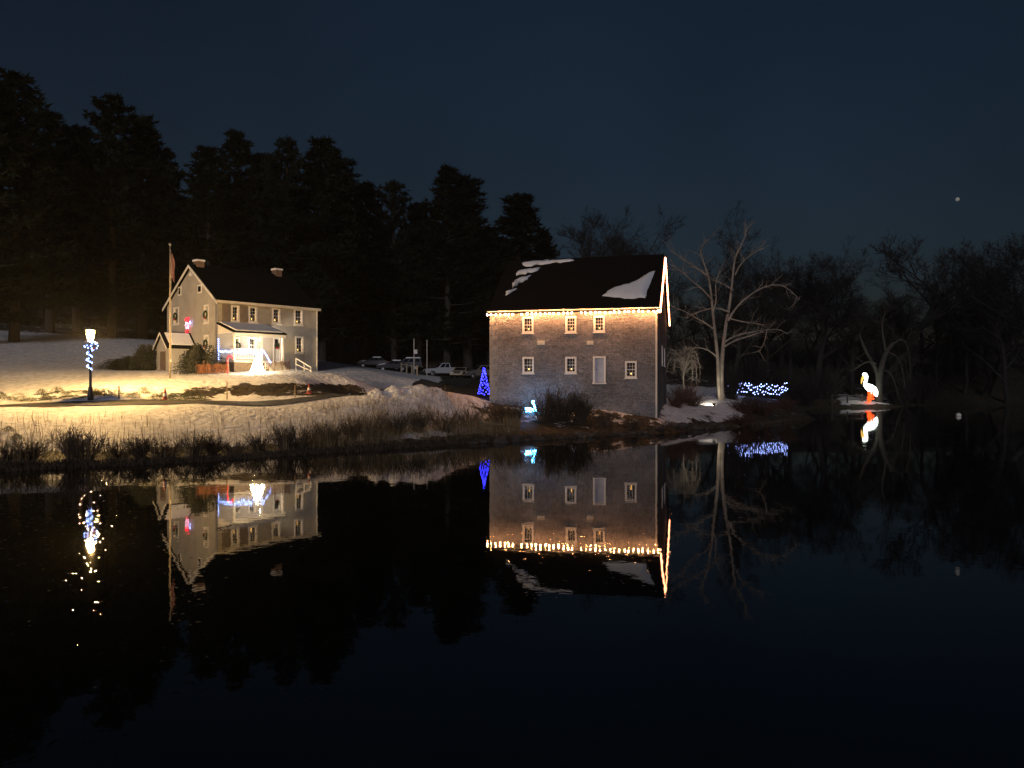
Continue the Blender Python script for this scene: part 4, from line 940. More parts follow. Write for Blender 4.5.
k = MB(); loft(k, [pp_(*q) for q in sp_], [s_ * r_ for r_ in (1.0, 1.7, 2.1, 1.9, 1.5, 1.5, 2.2, 3.2, 4.0, 3.9, 2.9, 1.6, .5)], .8); k.build('body', M['pelwhite'], pe, True)
k = MB(); loft(k, [pp_(*q) for q in [(863.6, 376.0), (862.4, 378.6), (861.6, 381.4), (861.3, 384)]], [s_ * r_ for r_ in (1.1, 1.2, .8, .2)], .6); k.build('bill', M['pelyellow'], pe, True)
for px, dy in ((868.2, -.25), (871.8, .25)):
    k = MB(); k.tube([pp_(px + .4, 391.5, dy), pp_(px, 396, dy), pp_(px - .6, 401.5, dy)], [s_ * 1.7, s_ * 1.1, s_ * .7], 7); b0 = pp_(px - .6, 401.8, dy)
    for aa in (-.5, 0, .5): k.tube([b0, b0 + Vector((-.42 * math.cos(aa), -.42 * math.sin(aa), -.10))], [s_ * .5, s_ * .25], 5)
    k.build('leg', M['pelorange'], pe, True)
k = MB(); c0 = pp_(869.5, 396, 0)
for i in range(9): a = i * .7; k.ball(c0 + Vector((.42 * math.cos(a * 1.3), -.3, .5 * math.sin(a * 2.1))), .13, 7, 4)
k.build('base_lights', M['pelorange'], pe, True)
k = MB(); [k.ball(pp_(864.5, 374.9, dy), .06, 7, 4) for dy in (-.19, .19)]; k.build('eye', M['black'], pe)
# wooden rail along the landing
A, Bb = ground(832, 104.6), ground(862, 108.5); t = thing('landing_rail', 'weathered rail fence on posts left of the glowing pelican', 'fence', A, None, True)
for i in range(3): q = A.lerp(Bb, i / 2.0); q.z = max(gz(q.x, q.y), -.3); k = MB(); k.tube([q - Vector((0, 0, .4)), Vector((q.x, q.y, 1.75))], .10, 6); k.build('post', M['midbark'], t)
for z_ in (1.0, 1.6): k = MB(); k.tube([Vector((A.x - .2, A.y - .12, z_)), Vector((Bb.x + .2, Bb.y - .12, z_))], .055, 5); k.build('rail', M['midbark'], t)
# moon, and a white float shape added for a small pale light
mo = MB().ball(at(957.5, 199.3, 1500), 1500 / F * 1.9, 20, 12).build('moon', M['moonm'], None, True); tag(mo, 'small dim moon in the night sky at upper right', 'moon')
q = at(958.5, 416.6, 76.5); q.z = 0
fb_ = thing('pale_light_spot', 'round white shape added for a small pale light over the water at far right', 'pale light', q, None, True)
k = MB(); k.lathe([(.05, -.12), (.22, -.02), (.27, .1), (.22, .24), (.07, .31)], q, 14); k.build('body', M['white'], fb_, True)
k = MB(); k.tube([q + Vector((.07 * math.cos(a), 0, .36 + .06 * math.sin(a))) for a in np.linspace(0, 6.283, 11)], .015, 5, False); k.build('ring', M['steel'], fb_)

# ------------------------------------------------------------------ trees
def pine_mesh(seed, H=20.0, spread=4.2, bare=.22, dens=1.0):
    r = random.Random(seed); tr = MB(); cr = MB()
    lean = (r.uniform(-.3, .3), r.uniform(-.3, .3))
    tp = lambda z_: Vector((lean[0] * math.sin(z_ / H * 3), lean[1] * math.sin(z_ / H * 2.3), z_))
    zs = np.linspace(-.4, H * .985, 14); tr.tube([tp(z_) for z_ in zs], [.36 * (1 - z_ / H) ** .8 + .02 if z_ > 0 else .42 for z_ in zs], 8)
    z_ = H * bare * .6
    while z_ < H * .99:
        u = z_ / H; nb = r.choice((3, 4, 5)); a0 = r.uniform(0, 6.28)
        prof = spread * (min(1, (u - bare * .5) / .22) ** .7 if u < bare * .5 + .22 else 1) * (1 - u) ** .62 * 1.12 + .35
        for i in range(nb):
            a = a0 + i * 6.283 / nb + r.uniform(-.35, .35); ln = prof * r.uniform(.5, 1.18)
            if r.random() < .12: ln *= .4
            p0 = tp(z_); rise = r.uniform(-.12, .38) + .35 * u; dirv = Vector((math.cos(a), math.sin(a), 0))
            pts = [p0 + dirv * ln * k_ + Vector((0, 0, ln * rise * k_ * k_ - .10 * ln * k_)) for k_ in (0, .35, .7, 1)]
            tr.tube(pts, [.07 * (1 - u) + .025, .05 * (1 - u) + .02, .03, .012], 4, False)
            if u < bare and r.random() < .7: continue
            nt_ = int((6 + ln * 6.5) * dens)
            for j in range(nt_):
                k_ = .22 + .78 * r.random() ** .75; seg = min(2, int(k_ * 3)); q = pts[seg].lerp(pts[seg + 1], k_ * 3 - seg) if k_ < 1 else pts[3]
                q = q + Vector((r.gauss(0, .26), r.gauss(0, .26), r.gauss(.12, .16))) * (.5 + ln * .18)
                for m_ in range(6):
                    d_ = Vector((dirv.x * .5 + r.gauss(0, .7), dirv.y * .5 + r.gauss(0, .7), r.gauss(.35, .55))).normalized() * r.uniform(.3, .68); s_ = d_.orthogonal().normalized() * r.uniform(.06, .13)
                    cr.add([q - s_, q + s_, q + d_], [(0, 1, 2)])
        z_ += r.uniform(.38, .8) * (1.15 - .45 * u)
    return tr.mesh('trunk', M['bark']), cr.mesh('crown', M['needle'])
pines = [pine_mesh(11, 22, 4.8, .14), pine_mesh(12, 22, 4.2, .18), pine_mesh(13, 22, 5.4, .12), pine_mesh(14, 22, 3.4, .2, 1.1), pine_mesh(15, 22, 5.2, .02, 1.0)]
def plant_tree(kind, protos, k, H0, px, topy, d, wide, label, cat, group, name, rz=None, tree_rng=random):
    g = ground(px, d); H = CH + (CY - topy) / F * d - g.z; s_ = H / H0
    t = thing(name, label, cat, g, group, rz=tree_rng.uniform(0, 6.28) if rz is None else rz); t.scale = (s_ * wide, s_ * wide, s_)
    for nm, me_ in zip(('trunk', 'crown'), protos[k]): link(nm, me_, t)
    return t
PG = 'tall pines behind the farmhouse and the parking lot'
P_ = [(-40, 62, 70, 0, 1.25, 'tall broad pine cut by the left edge of the picture'),
      (14, 74, 76, 2, 1.05, 'very tall dark pine rising at the far left, its tip near the edge'),
      (50, 112, 90, 1, 1.2, 'dark pine between the edge pine and the tall one over the street lamp'),
      (78, 128, 98, 3, 1.5, 'lower dark pine just left of the tall one over the street lamp'),
      (112, 98, 86, 0, 1.05, 'very tall dark pine rising above the street lamp'),
      (143, 118, 92, 1, 1.2, 'dark pine with a ragged right side above the snowy hillside'),
      (162, 150, 95, 2, .95, 'dark pine left of the flagpole tip, beside the notch of sky'),
      (181, 196, 112, 3, 1.3, 'shorter pine standing in the notch of sky above the flagpole'),
      (208, 148, 90, 1, 1.1, 'tall dark pine directly above the left chimney of the farmhouse'),
      (236, 134, 95, 0, 1.0, 'tallest dark pine above the farmhouse roof'),
      (264, 156, 104, 3, 1.5, 'narrow dark pine above the middle of the farmhouse roof'),
      (288, 141, 94, 2, .95, 'tall broad dark pine above the right chimney of the farmhouse'),
      (322, 140, 98, 1, 1.15, 'tall dark pine above the right end of the farmhouse'),
      (340, 158, 108, 3, 1.5, 'narrow dark pine just right of the farmhouse'),
      (366, 184, 116, 1, 1.2, 'mid height dark pine right of the farmhouse over the dark parking edge'),
      (394, 183, 114, 0, 1.0, 'dark pine above the snow capped cars'),
      (419, 204, 120, 3, 1.4, 'shorter narrow pine above the thin poles'),
      (447, 168, 112, 1, 1.15, 'tall narrow pine faintly lit green above the white pickup'),
      (468, 178, 117, 3, 1.5, 'pine with a knobbly top right behind the tall one over the pickup'),
      (489, 228, 124, 2, .9, 'short dark pine at the left edge of the mill roof'),
      (520, 196, 120, 3, 1.9, 'dark pine with forked ragged top over the mill roof left end'),
      (543, 232, 126, 1, 1.1, 'low dark pine over the mill roof, rightmost of the pines')]
for px, ty, d, k, wd, lb in P_: plant_tree('pine', pines, k, 22, px, ty, d, wd, lb, 'pine tree', PG, 'pine_tree')
rr = random.Random(5)
for i in range(26):
    px = -40 + i * 22.5 + rr.uniform(-8, 8); plant_tree('pine', pines, 4, 22, px, 225 + rr.uniform(-30, 25) + max(0, px - 300) * .14, 126 + rr.uniform(0, 14), 1.7, 'dark background pine in the black wood behind the tall pines', 'pine tree', 'background pines', 'pine_tree', tree_rng=rr)

def bare_mesh(seed, H=16.0, spread=1.0, levels=4, bark='twig', split=.28):
    r = random.Random(seed); tr = MB(); cr = MB()
    def grow(p, d_, ln, rad, lv, mb):
        n_ = 5; pts = [p]; rads = [rad]; q = p.copy(); dd = d_.copy()
        for i in range(n_):
            dd = (dd + Vector((r.gauss(0, .13), r.gauss(0, .13), r.gauss(.03, .08)))).normalized(); q = q + dd * ln / n_; pts.append(q.copy()); rads.append(rad * (1 - .62 * (i + 1) / n_))
        mb.tube(pts, rads, (8, 6, 4, 3, 3, 3)[lv], False)
        if lv >= levels:
            for i in range(5):
                j = r.randrange(1, 5); b0 = pts[j]; e = (dd + Vector((r.gauss(0, .7), r.gauss(0, .7), r.gauss(.15, .5)))).normalized() * ln * r.uniform(.5, 1.1); s_ = e.orthogonal().normalized() * .022; mb.add([b0 - s_, b0 + s_, b0 + e], [(0, 1, 2)])
            return
        nb = (7, 6, 5, 5, 4)[lv]
        for i in range(nb):
            u = (split if lv == 0 else .22) + (1 - (split if lv == 0 else .22)) * (i + r.random() * .8) / nb; f = min(u, .999) * n_; j = int(f); b0 = pts[j].lerp(pts[j + 1], f - j)
            ax = (pts[j + 1] - pts[j]).normalized(); o_ = ax.orthogonal().normalized(); ang = r.uniform(0, 6.283); o_ = o_ * math.cos(ang) + ax.cross(o_) * math.sin(ang)
            tilt = r.uniform(.5, 1.05) * spread; nd = (ax * math.cos(tilt) + o_ * math.sin(tilt) + Vector((0, 0, .18))).normalized()
            grow(b0, nd, ln * r.uniform(.42, .66) * (1.15 - .35 * u), rads[j] * r.uniform(.42, .62), lv + 1, cr)
    grow(Vector((0, 0, -.3)), Vector((r.uniform(-.08, .08), r.uniform(-.08, .08), 1)).normalized(), H * .72, H * .019, 0, tr)
    top = max(v[2] for v in cr.v); 
    for m_ in (tr, cr): m_.v = [(a * H / top, b_ * H / top, c_ * H / top) for a, b_, c_ in m_.v]
    return tr.mesh('trunk', M[bark]), cr.mesh('crown', M['twig'])
bares = [bare_mesh(21, 18), bare_mesh(22, 18, .85), bare_mesh(23, 18, 1.1, split=.2), bare_mesh(27, 18, .7), bare_mesh(29, 18, 1.0)]
BG = 'bare leafless trees beyond the mill and the pond'
B_ = [(566, 220, 128, 1, 1.0, 'bare leafless tree above the middle of the mill roof'),
      (590, 206, 132, 3, 1.1, 'tallest faint bare tree above the mill roof'),
      (622, 226, 134, 0, .9, 'low faint bare tree over the right half of the mill roof'),
      (690, 214, 104, 1, 1.0, 'bare twiggy tree behind the lit gable peak of the mill'),
      (735, 196, 100, 4, .95, 'tall bare twiggy tree directly behind the pale forked tree'),
      (768, 238, 112, 2, .8, 'bare dark tree behind the long arched limb of the pale tree'),
      (792, 246, 118, 0, 1.0, 'bare dark tree standing above the blue lit hedge right end'),
      (818, 250, 122, 3, 1.4, 'bushy bare tree between the hedge lights and the pelican'),
      (852, 236, 120, 2, .9, 'tall bare tree left of the two above the glowing pelican'),
      (874, 240, 121, 1, 1.15, 'tall dark tree right of the two above the glowing pelican'),
      (905, 290, 124, 4, .9, 'bare tree just right of the pelican, by the gap of sky'),
      (937, 264, 124, 3, .6, 'slender bare tree below and left of the moon'),
      (964, 284, 126, 0, 1.1, 'low spreading bare tree under the moon'),
      (984, 240, 124, 1, 1.0, 'tall bare tree to the right of the moon'),
      (1008, 252, 118, 2, 1.0, 'bare dark tree near the right edge, left of the tallest'),
      (1040, 205, 96, 0, 1.05, 'tallest bare tree cut by the right edge of the picture')]
for px, ty, d, k, wd, lb in B_: plant_tree('bare', bares, k, 18, px, ty, d, wd, lb, 'bare tree', BG, 'bare_tree')
rr = random.Random(9)
for i in range(30):
    px = 540 + i * 19 + rr.uniform(-7, 7); plant_tree('bare', bares, i % 5, 18, px, 282 + rr.uniform(-16, 26) + (20 if 885 < px < 955 else 0), 128 + rr.uniform(0, 20), 1.45, 'dark bare tree in the black wood beyond the pond', 'bare tree', 'background bare trees', 'bare_tree', tree_rng=rr)

# far undergrowth that closes the wood
k = MB(); rr = random.Random(3)
for i in range(9000):
    px = rr.uniform(-150, 1180); d = rr.uniform(118, 150) if px < 800 else rr.uniform(119, 150); c_ = Vector((atx(px, d), d, 0)); k_ = rr.random()
    c_.z = k_ ** 1.3 * 7; d_ = Vector((rr.gauss(0, .5), rr.gauss(0, .5), rr.gauss(.8, .5))).normalized() * rr.uniform(.8, 2.2); s_ = d_.orthogonal().normalized() * rr.uniform(.03, .10)
    k.add([c_ - s_, c_ + s_, c_ + d_], [(0, 1, 2)])
zz = terr(np.array([v[0] for v in k.v]), np.array([v[1] for v in k.v])); k.v = [(v[0], v[1], v[2] + z_ - .2) for v, z_ in zip(k.v, zz)]
tag(k.build('undergrowth', M['twig']), 'dark tangled undergrowth filling the wood behind everything', 'undergrowth', kind='stuff')

# the pale forked tree by the pond
def limb_tree(name, label, cat, d, trunks, limbs, bark, seed, twl=1.0, base=None):
    r = random.Random(seed); b0 = ground(*base); t = thing(name, label, cat, b0, None, True); tm, lm_ = MB(), MB(); sc_ = d / F
    def P3(line, dy): return [at(px, py, d) + Vector((0, dy * i, 0)) for i, (px, py) in enumerate(line)]
    def smooth(pts, it=2):
        for _ in range(it):
            o_ = [pts[0]]
            for i in range(len(pts) - 1): o_ += [pts[i].lerp(pts[i + 1], .25), pts[i].lerp(pts[i + 1], .75)]
            pts = o_ + [pts[-1]]
        return pts
    def twigs(pts, rad, lv):
        ln = sum((pts[i + 1] - pts[i]).length for i in range(len(pts) - 1))
        for i in range(int(ln * (3.6 if lv == 0 else 3.4))):
            u = r.uniform(.25, 1); f = min(u, .999) * (len(pts) - 1); j = int(f); q = pts[j].lerp(pts[j + 1], f - j); ax = (pts[j + 1] - pts[j]).normalized()
            d_ = (ax * .8 + Vector((r.gauss(0, .6), r.gauss(0, .6), r.gauss(.25, .5)))).normalized(); l_ = twl * r.uniform(.5, 1.6) * (1 if lv == 0 else .5); pp2 = [q]
            for _k in range(4): d_ = (d_ + Vector((r.gauss(0, .15), r.gauss(0, .15), r.gauss(.02, .15)))).normalized(); pp2.append(pp2[-1] + d_ * l_ / 4)
            r0 = min(.03, rad * .5) * (1 if lv == 0 else .6); lm_.tube(pp2, [r0, r0 * .8, r0 * .6, r0 * .45, r0 * .25], 3, False)
            if lv < 1: twigs(pp2, r0, lv + 1)
    for line, r0, r1, dy in trunks:
        pts = smooth(P3(line, dy)); n_ = len(pts); tm.tube(pts, [(r0 + (r1 - r0) * (i / (n_ - 1)) ** .8) for i in range(n_)], 9); twigs(pts[int(n_ * .45):], .05, 0)
    for line, r0, r1, dy in limbs:
        pts = smooth(P3(line, dy)); n_ = len(pts); lm_.tube(pts, [r0 + (r1 - r0) * i / (n_ - 1) for i in range(n_)], 7); twigs(pts, r0, 0)
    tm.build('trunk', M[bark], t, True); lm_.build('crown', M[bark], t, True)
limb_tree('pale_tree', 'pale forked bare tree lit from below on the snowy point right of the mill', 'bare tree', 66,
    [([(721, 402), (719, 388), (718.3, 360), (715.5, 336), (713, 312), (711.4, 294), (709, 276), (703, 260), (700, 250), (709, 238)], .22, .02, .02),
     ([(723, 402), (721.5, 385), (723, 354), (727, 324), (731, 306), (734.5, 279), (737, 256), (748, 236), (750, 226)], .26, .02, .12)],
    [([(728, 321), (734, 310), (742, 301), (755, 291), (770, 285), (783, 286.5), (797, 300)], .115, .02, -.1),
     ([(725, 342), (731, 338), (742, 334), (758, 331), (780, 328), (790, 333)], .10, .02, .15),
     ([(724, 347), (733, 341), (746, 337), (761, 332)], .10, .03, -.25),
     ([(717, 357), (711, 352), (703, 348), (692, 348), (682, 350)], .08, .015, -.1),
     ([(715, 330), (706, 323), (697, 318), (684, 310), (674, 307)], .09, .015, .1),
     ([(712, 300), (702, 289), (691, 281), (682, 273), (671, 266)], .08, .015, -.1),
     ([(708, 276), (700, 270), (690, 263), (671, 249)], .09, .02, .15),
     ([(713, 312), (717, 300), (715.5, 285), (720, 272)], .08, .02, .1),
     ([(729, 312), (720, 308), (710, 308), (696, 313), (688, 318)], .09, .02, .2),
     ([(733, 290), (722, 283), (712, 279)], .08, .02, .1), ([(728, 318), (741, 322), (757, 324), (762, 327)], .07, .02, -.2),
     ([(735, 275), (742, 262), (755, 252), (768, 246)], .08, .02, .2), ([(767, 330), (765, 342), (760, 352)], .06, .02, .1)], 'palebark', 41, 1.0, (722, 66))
limb_tree('pond_edge_tree', 'leaning forked grey tree right behind the glowing pelican', 'bare tree', 108.5,
    [([(879, 404), (879, 392), (879.5, 379), (882.5, 363), (887, 351), (893.5, 343)], .62, .25, .02), ([(879, 385), (877.5, 371), (871.5, 360), (865, 347), (861, 335)], .40, .12, .12)],
    [([(876, 364), (871, 361), (864, 363), (854, 370)], .20, .05, .1), ([(886, 353), (884, 340), (882, 325), (886, 312)], .22, .06, .1), ([(893, 344), (902, 338), (908, 345), (911, 360), (912, 380)], .15, .04, .1),
     ([(888, 352), (897, 356), (902, 370), (904, 388)], .12, .03, -.1), ([(882, 370), (890, 372), (895, 384), (897, 396)], .10, .03, -.1)], 'midbark', 43, 2.2, (879, 108.5))
# small pruned tree glowing behind the mill corner
prn = random.Random(77); arcs = []
for i in range(34):
    sx = prn.uniform(-17, 15); tp = prn.uniform(344, 356) + abs(sx) * .35; dn = prn.uniform(8, 24)
    arcs.append(([(684, 376 - prn.uniform(0, 6)), (684 + sx * .35, tp + 5), (684 + sx * .75, tp), (684 + sx, tp + dn * .4), (684 + sx * 1.05 + prn.uniform(-2, 2), tp + dn)], prn.uniform(.03, .055), .012, prn.uniform(-.35, .35)))
limb_tree('pruned_tree', 'small pale weeping tree just right of the mill corner', 'small tree', 67, [([(684, 405), (684, 390), (683, 378), (684, 370)], .12, .06, .01)], arcs, 'palebark', 47, .6, (684, 67))

# ------------------------------------------------------------------ shrubs and grass
def twig_bush(seed, mats, n_=110, h=1.0, wide=.7):
    r = random.Random(seed); k = MB()
    for i in range(n_):
        a = r.uniform(0, 6.283); rr_ = r.random() * .25 * wide; q = Vector((rr_ * math.cos(a), rr_ * math.sin(a), -.1)); d_ = Vector((math.cos(a) * wide * r.random(), math.sin(a) * wide * r.random(), 1)).normalized(); ln = h * r.uniform(.5, 1.12); pts = [q]
        for j in range(4): d_ = (d_ + Vector((r.gauss(0, .13), r.gauss(0, .13), r.gauss(-.02, .06)))).normalized(); pts.append(pts[-1] + d_ * ln / 4)
        k.tube(pts, [.012, .010, .008, .006, .003], 3, False)
        for j in range(5):
            q2 = pts[2].lerp(pts[4], r.random()); e = (d_ + Vector((r.gauss(0, .6), r.gauss(0, .6), r.gauss(0, .4)))).normalized() * ln * r.uniform(.12, .3); k.tube([q2, q2 + e], [.006, .003], 3, False)
    return k.mesh('branches', M[mats])
def leaf_bush(seed, m, h=1.0, w=1.2, n_=1500, leaf=.07):
    r = random.Random(seed); k = MB()
    for i in range(n_):
        a = r.uniform(0, 6.283); u = r.random() ** .5; e = r.random(); rad = w / 2 * math.sqrt(max(0, 1 - (e * .95) ** 2)) * u * (1 + .25 * math.sin(a * 3 + seed) + .15 * math.sin(a * 7)); c_ = Vector((rad * math.cos(a), rad * math.sin(a), e * h * (1 + .18 * math.sin(a * 4 + seed * 2))))
        d_ = Vector((r.gauss(0, 1), r.gauss(0, 1), r.gauss(.4, 1))).normalized() * leaf * r.uniform(.7, 1.5); s_ = d_.orthogonal().normalized() * leaf * .32; k.add([c_ - s_, c_ + d_ * .5 - s_ * .2, c_ + d_, c_ + d_ * .5 + s_ * 1.4], [(0, 1, 2, 3)])
    return k.mesh('foliage', m)
tb = [twig_bush(1, 'brush', 105, 1, .8), twig_bush(2, 'brush', 95, 1, 1.0), twig_bush(3, 'brush', 120, 1, .6)]
rb = [twig_bush(4, 'redbrush', 150, 1, 1.1), twig_bush(5, 'redbrush', 130, 1, .9)]
stem_me = MB().tube([(0, 0, -.15), (.02, 0, .2)], [.05, .03], 6).mesh('stump', M['bark'])
def bush(me_, px, d, h, w, label, cat='shrub', group=None, name='shrub'):
    g = ground(px, d); t = thing(name, label, cat, g, group, rz=random.uniform(0, 6.28)); t.scale = (w, w, h); link(me_.name.split('.')[0], me_, t); link('stump', stem_me, t); return t
SG = 'bare shrubs along the near snowy bank'
for px, off, h, w, i, lb in [(8, 1.6, .8, 1.2, 1, 'low dark shrub on the near bank at the left edge of the picture'), (30, 1.5, 1.0, 1.2, 0, 'dark bare shrub on the bank, second from the left edge'), (72, 1.7, 1.5, 1.3, 2, 'tall dark shrub on the bank just left below the street lamp'), (86, 1.3, 1.4, 1.3, 0, 'dark shrub on the bank right below the street lamp'), (118, 1.5, .8, 1.3, 1, 'low shrub on the bank below the stake right of the lamp'), (140, 1.7, 1.0, 1.2, 2, 'shrub on the bank left below the first traffic cone'), (164, 1.5, .9, 1.5, 1, 'wide low shrub on the bank under the first traffic cone'), (196, 1.8, 1.25, 1.2, 0, 'twiggy shrub on the bank below the flagpole side of the farmhouse'), (212, 1.6, 1.0, 1.2, 2, 'shrub on the bank below the left end of the dark earth bank'),
      (234, 1.5, .7, 1.2, 1, 'small low shrub on the bank below the red lit cane'), (258, 1.8, 1.0, 1.1, 0, 'shrub on the bank directly below the glaring cone of lights'), (284, 1.6, 1.3, 1.2, 2, 'dark shrub on the bank just left below the right cone'), (297, 1.4, 1.5, 1.5, 1, 'tall dark spreading shrub on the bank below the right cone'), (330, 2.2, 1.3, 1.2, 0, 'shrub on the bank below the right end of the farmhouse'), (352, 2.4, 1.4, 1.3, 2, 'shrub on the bank at the right end of the dark earth bank'), (372, 2.6, 1.5, 1.3, 1, 'tall bare shrub on the bank left of the big snow pile'), (396, 2.8, 1.6, 1.5, 0, 'broad bare shrub on the bank before the left half of the snow pile'), (418, 3.0, 1.5, 1.4, 2, 'bare shrub on the bank before the middle of the snow pile'), (444, 2.8, 1.5, 1.5, 1, 'broad bare shrub on the bank before the right half of the snow pile')]:
    bush(tb[i], px, float(np.interp(px, [q[0] for q in shore], [q[1] for q in shore])) + off, h * .88, w, lb, group=SG)
tuft = leaf_bush(9, mat('winter_ground_cover', (.045, .05, .02), .85, var=.6, vscale=4), 1, 1.5, 900, .09)
rr = random.Random(12)
for i in range(22):
    px = (i * 9.7 + rr.uniform(-3, 3)); d = rr.choice((44.2, 44.8, 45.5, 46.6)) + rr.uniform(-.2, .3)
    g = ground(px, d); t = thing('low_plant', 'low dark evergreen clump poking through the snow along the path', 'plant', g, 'low clumps in the snow by the path', rz=rr.uniform(0, 6)); t.scale = (rr.uniform(.5, 1.0), rr.uniform(.4, .6), rr.uniform(.18, .42)); link('foliage', tuft, t); link('stem', stem_me, t)
for px, py, d, lb in [(8, 430, 35.6, 'low dark clump in the snow at the left edge below the path, upper of two'), (16, 437, 34.2, 'low dark clump in the snow at the left edge below the path, lower of two')]:
    g = ground(px, d); t = thing('low_plant', lb, 'plant', g, 'low clumps in the snow by the path'); t.scale = (.45, .35, .25); link('foliage', tuft, t); link('stem', stem_me, t)
MG = 'dark brush in front of the mill'
for px, d, h, w, i, lb in [(468, 45, 1.3, 1.4, 1, 'brown brush on the bank left of the mill corner'), (498, 47.5, 1.5, 1.6, 0, 'brown brush right below the left corner of the mill'), (515, 48, 1.4, 1.5, 2, 'brown brush just left of the pale blue lit bird'), (545, 49.6, 2.2, 1.7, 1, 'tall dark brush just right of the pale blue lit bird'), (562, 49.8, 2.4, 1.8, 0, 'tallest dark brush before the mill wall under the middle window'), (582, 49.8, 2.0, 1.6, 2, 'dark brush before the mill wall left of the door'), (604, 49.8, 1.1, 1.3, 1, 'low brush below the mill loading door'), (632, 50.2, .8, 1.2, 0, 'low thin brush near the right corner of the mill')]:
    bush(tb[i], px, d, h, w, lb, group=MG)
lbm = leaf_bush(3, M['yew'], 1, 1.6, 2600, .06)
for px, d, h, w, lb in [(552, 49.2, 1.5, 1.5, 'leafy dark bush in the brush right of the pale blue bird'), (574, 49.4, 1.7, 1.5, 'leafy dark bush before the mill left of the door')]: bush(lbm, px, d, h, w, lb, group=MG)
for px, d, h, w, i, lb in [(745, 63, 1.5, 1.9, 0, 'reddish brown brush in front of the blue lit hedge'), (764, 64, 1.3, 1.8, 1, 'reddish brush at the water edge under the hedge right end'), (692, 63, 1.2, 1.6, 1, 'reddish brush left of the pale tree foot'), (741, 58.5, 1.0, 1.5, 0, 'reddish brush at the water below the pale tree'), (676, 60, 1.5, 1.2, 0, 'reddish brush beside the right wall of the mill'), (685, 65, 1.9, 1.6, 1, 'reddish brush hiding the foot of the small weeping tree'), (786, 68, 1.2, 1.5, 1, 'reddish brush at the tip of the snowy point')]:
    bush(rb[i], px, d, h, w, lb, group='reddish brush on the point right of the mill')
tbg = twig_bush(8, 'twig', 200, 1, .8)
for px, d, h, w, lb in [(731, 67.2, 3.2, 1.7, 'tall thin thicket right behind the pale tree trunk'), (752, 77, 5, 3, 'tall thicket behind the middle of the blue lit hedge'), (772, 78, 4, 3, 'tall thicket behind the right end of the blue lit hedge'), (802, 100, 4, 4, 'thicket at the shore left of the landing rail'), (822, 112, 5, 5, 'thicket behind the landing rail'), (898, 111, 5, 4, 'thicket right of the pond edge tree'), (918, 117, 5, 5, 'dark thicket on the far bank right of the pelican tree')]: bush(tbg, px, d, h, w, lb, group='thickets on the right shore')
lb2 = leaf_bush(5, M['yew'], 1, 1.7, 6000, .075)
bush(lb2, 199, 54.8, 1.75, 1.75, 'rounded evergreen bush against the farmhouse gable right of the vestibule', 'bush', None, 'evergreen_bush')
for px, d, h, w, lb in [(118, 60, .75, 1.7, 'low dark hedge bush, leftmost of three beside the vestibule'), (133, 60.5, .95, 1.9, 'low dark hedge bush, middle of three beside the vestibule'), (147, 60, 1.7, 1.5, 'dark bush touching the left side of the vestibule')]: bush(lb2, px, d, h, w, lb, 'bush', 'dark bushes left of the vestibule', 'evergreen_bush')

k = MB(); rr = random.Random(17); cand = []
while len(cand) < 6800:
    px = rr.uniform(-60, 300) if rr.random() < .36 else rr.uniform(300, 520); u = rr.random()
    dsh = np.interp(px, [s[0] for s in shore], [s[1] for s in shore]); d = dsh + .9 + 8.5 * u ** 1.6
    x_ = atx(px, d); cl = .5 + .5 * math.sin(x_ * 1.7 + 2 * math.sin(d * .9)) * math.sin(d * 1.3 + x_ * .6)
    if rr.random() > (.15 + .85 * cl) * (.5 if px < 300 else 1): continue
    cand.append((x_, d, u, cl))
zz = terr(np.array([c_[0] for c_ in cand]), np.array([c_[1] for c_ in cand]))
for (x_, y_, u, cl), z_ in zip(cand, zz):
    h_ = rr.uniform(.3, 1.15) * (.6 + .6 * cl) * (1.15 - .5 * u); a = rr.uniform(0, 6.283); b0 = Vector((x_, y_, z_ - .03)); bend = Vector((math.cos(a), math.sin(a), 0)) * h_ * rr.uniform(.1, .55); s_ = Vector((math.sin(a), -math.cos(a), 0)) * rr.uniform(.005, .011)
    m1_ = b0 + Vector((0, 0, h_ * .6)) + bend * .3; k.add([b0 - s_, b0 + s_, m1_ + s_ * .8, m1_ - s_ * .8, b0 + Vector((0, 0, h_)) + bend], [(0, 1, 2, 3), (3, 2, 4)])
tag(k.build('dead_grass', M['straw']), 'tall dead straw coloured grass standing in the snow along the bank', 'grass', kind='stuff')
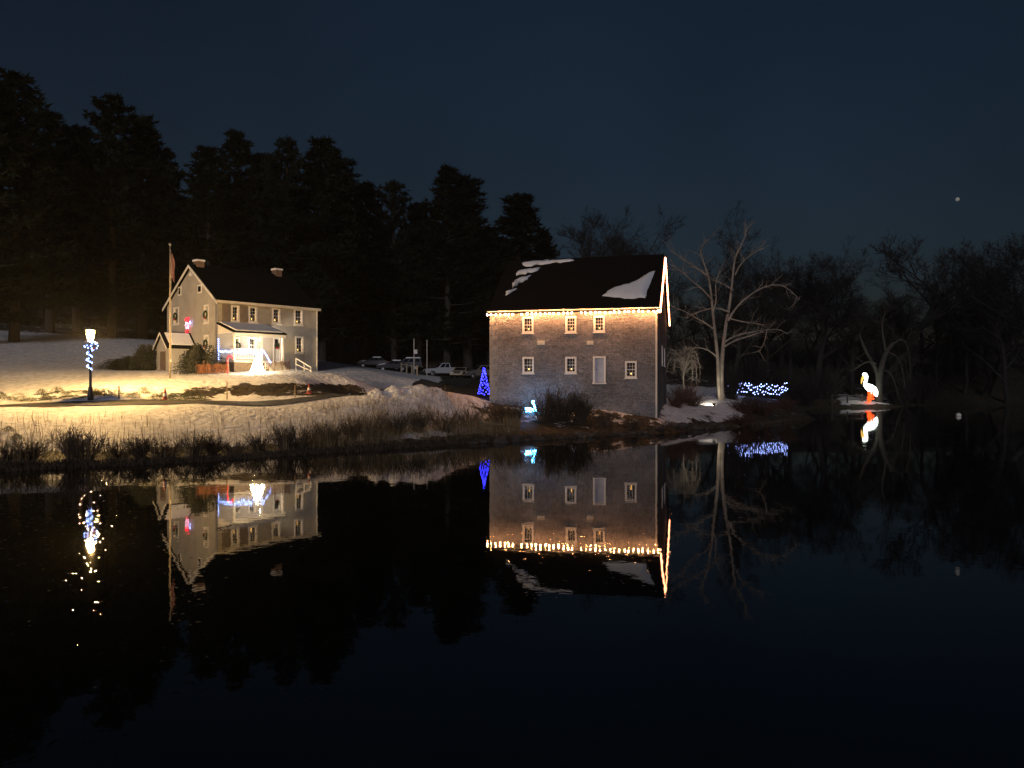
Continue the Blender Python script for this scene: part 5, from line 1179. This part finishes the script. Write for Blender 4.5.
# dark weeds hanging at the water line
k = MB(); rr = random.Random(23); cand = []
for i in range(14000):
    px = rr.uniform(-60, 800); dsh = np.interp(px, [s[0] for s in shore], [s[1] for s in shore]); d = dsh + rr.uniform(-.1, .95); cand.append((atx(px, d), d))
zz = terr(np.array([c_[0] for c_ in cand]), np.array([c_[1] for c_ in cand]))
for (x_, y_), z_ in zip(cand, zz):
    h_ = rr.uniform(.08, .32); a = rr.uniform(0, 6.283); b0 = Vector((x_, y_, max(z_, -.05) - .03)); bend = Vector((math.cos(a), math.sin(a) - .6, 0)) * h_ * rr.uniform(.3, .9); s_ = Vector((math.sin(a), -math.cos(a), 0)) * rr.uniform(.008, .02)
    m1_ = b0 + Vector((0, 0, h_ * .6)) + bend * .3; k.add([b0 - s_, b0 + s_, m1_ + s_ * .8, m1_ - s_ * .8, b0 + Vector((0, 0, h_ * .75)) + bend], [(0, 1, 2, 3), (3, 2, 4)])
tag(k.build('shore_weeds', M['brush']), 'matted dark brown weeds along the water line', 'weeds', kind='stuff')
# rocks at the mill foot and along the point
rr = random.Random(31); rock_me = []
for s_ in range(3):
    k = MB(); k.ball((0, 0, 0), .5, 9, 6, .7); k.v = [(v[0] * (1 + .25 * math.sin(v[2] * 7 + s_ * 3 + v[1] * 5)), v[1] * (1 + .22 * math.sin(v[0] * 8 + s_)), v[2] * (1 + .2 * math.sin(v[0] * 6 + v[1] * 5))) for v in k.v]; rock_me.append(k.mesh('rock', M['rock'], False))
for i in range(46):
    px = rr.uniform(470, 796); d = np.interp(px, [s[0] for s in shore], [s[1] for s in shore]) + rr.uniform(-.3, .8); g = ground(px, d); o = bpy.data.objects.new('shore_rock', rock_me[i % 3]); C.objects.link(o); o.location = (g.x, g.y, max(g.z, 0) + .02); q = rr.uniform(.35, 1.0); o.scale = (q, q * .8, q * .7); o.rotation_euler = (0, 0, rr.uniform(0, 6))
    tag(o, 'dark wet rock among the stones along the shore below the mill', 'rock', 'rocks on the shore below the mill')
for o in list(bpy.data.objects):
    if '_w' in o.keys(): del o['_w']
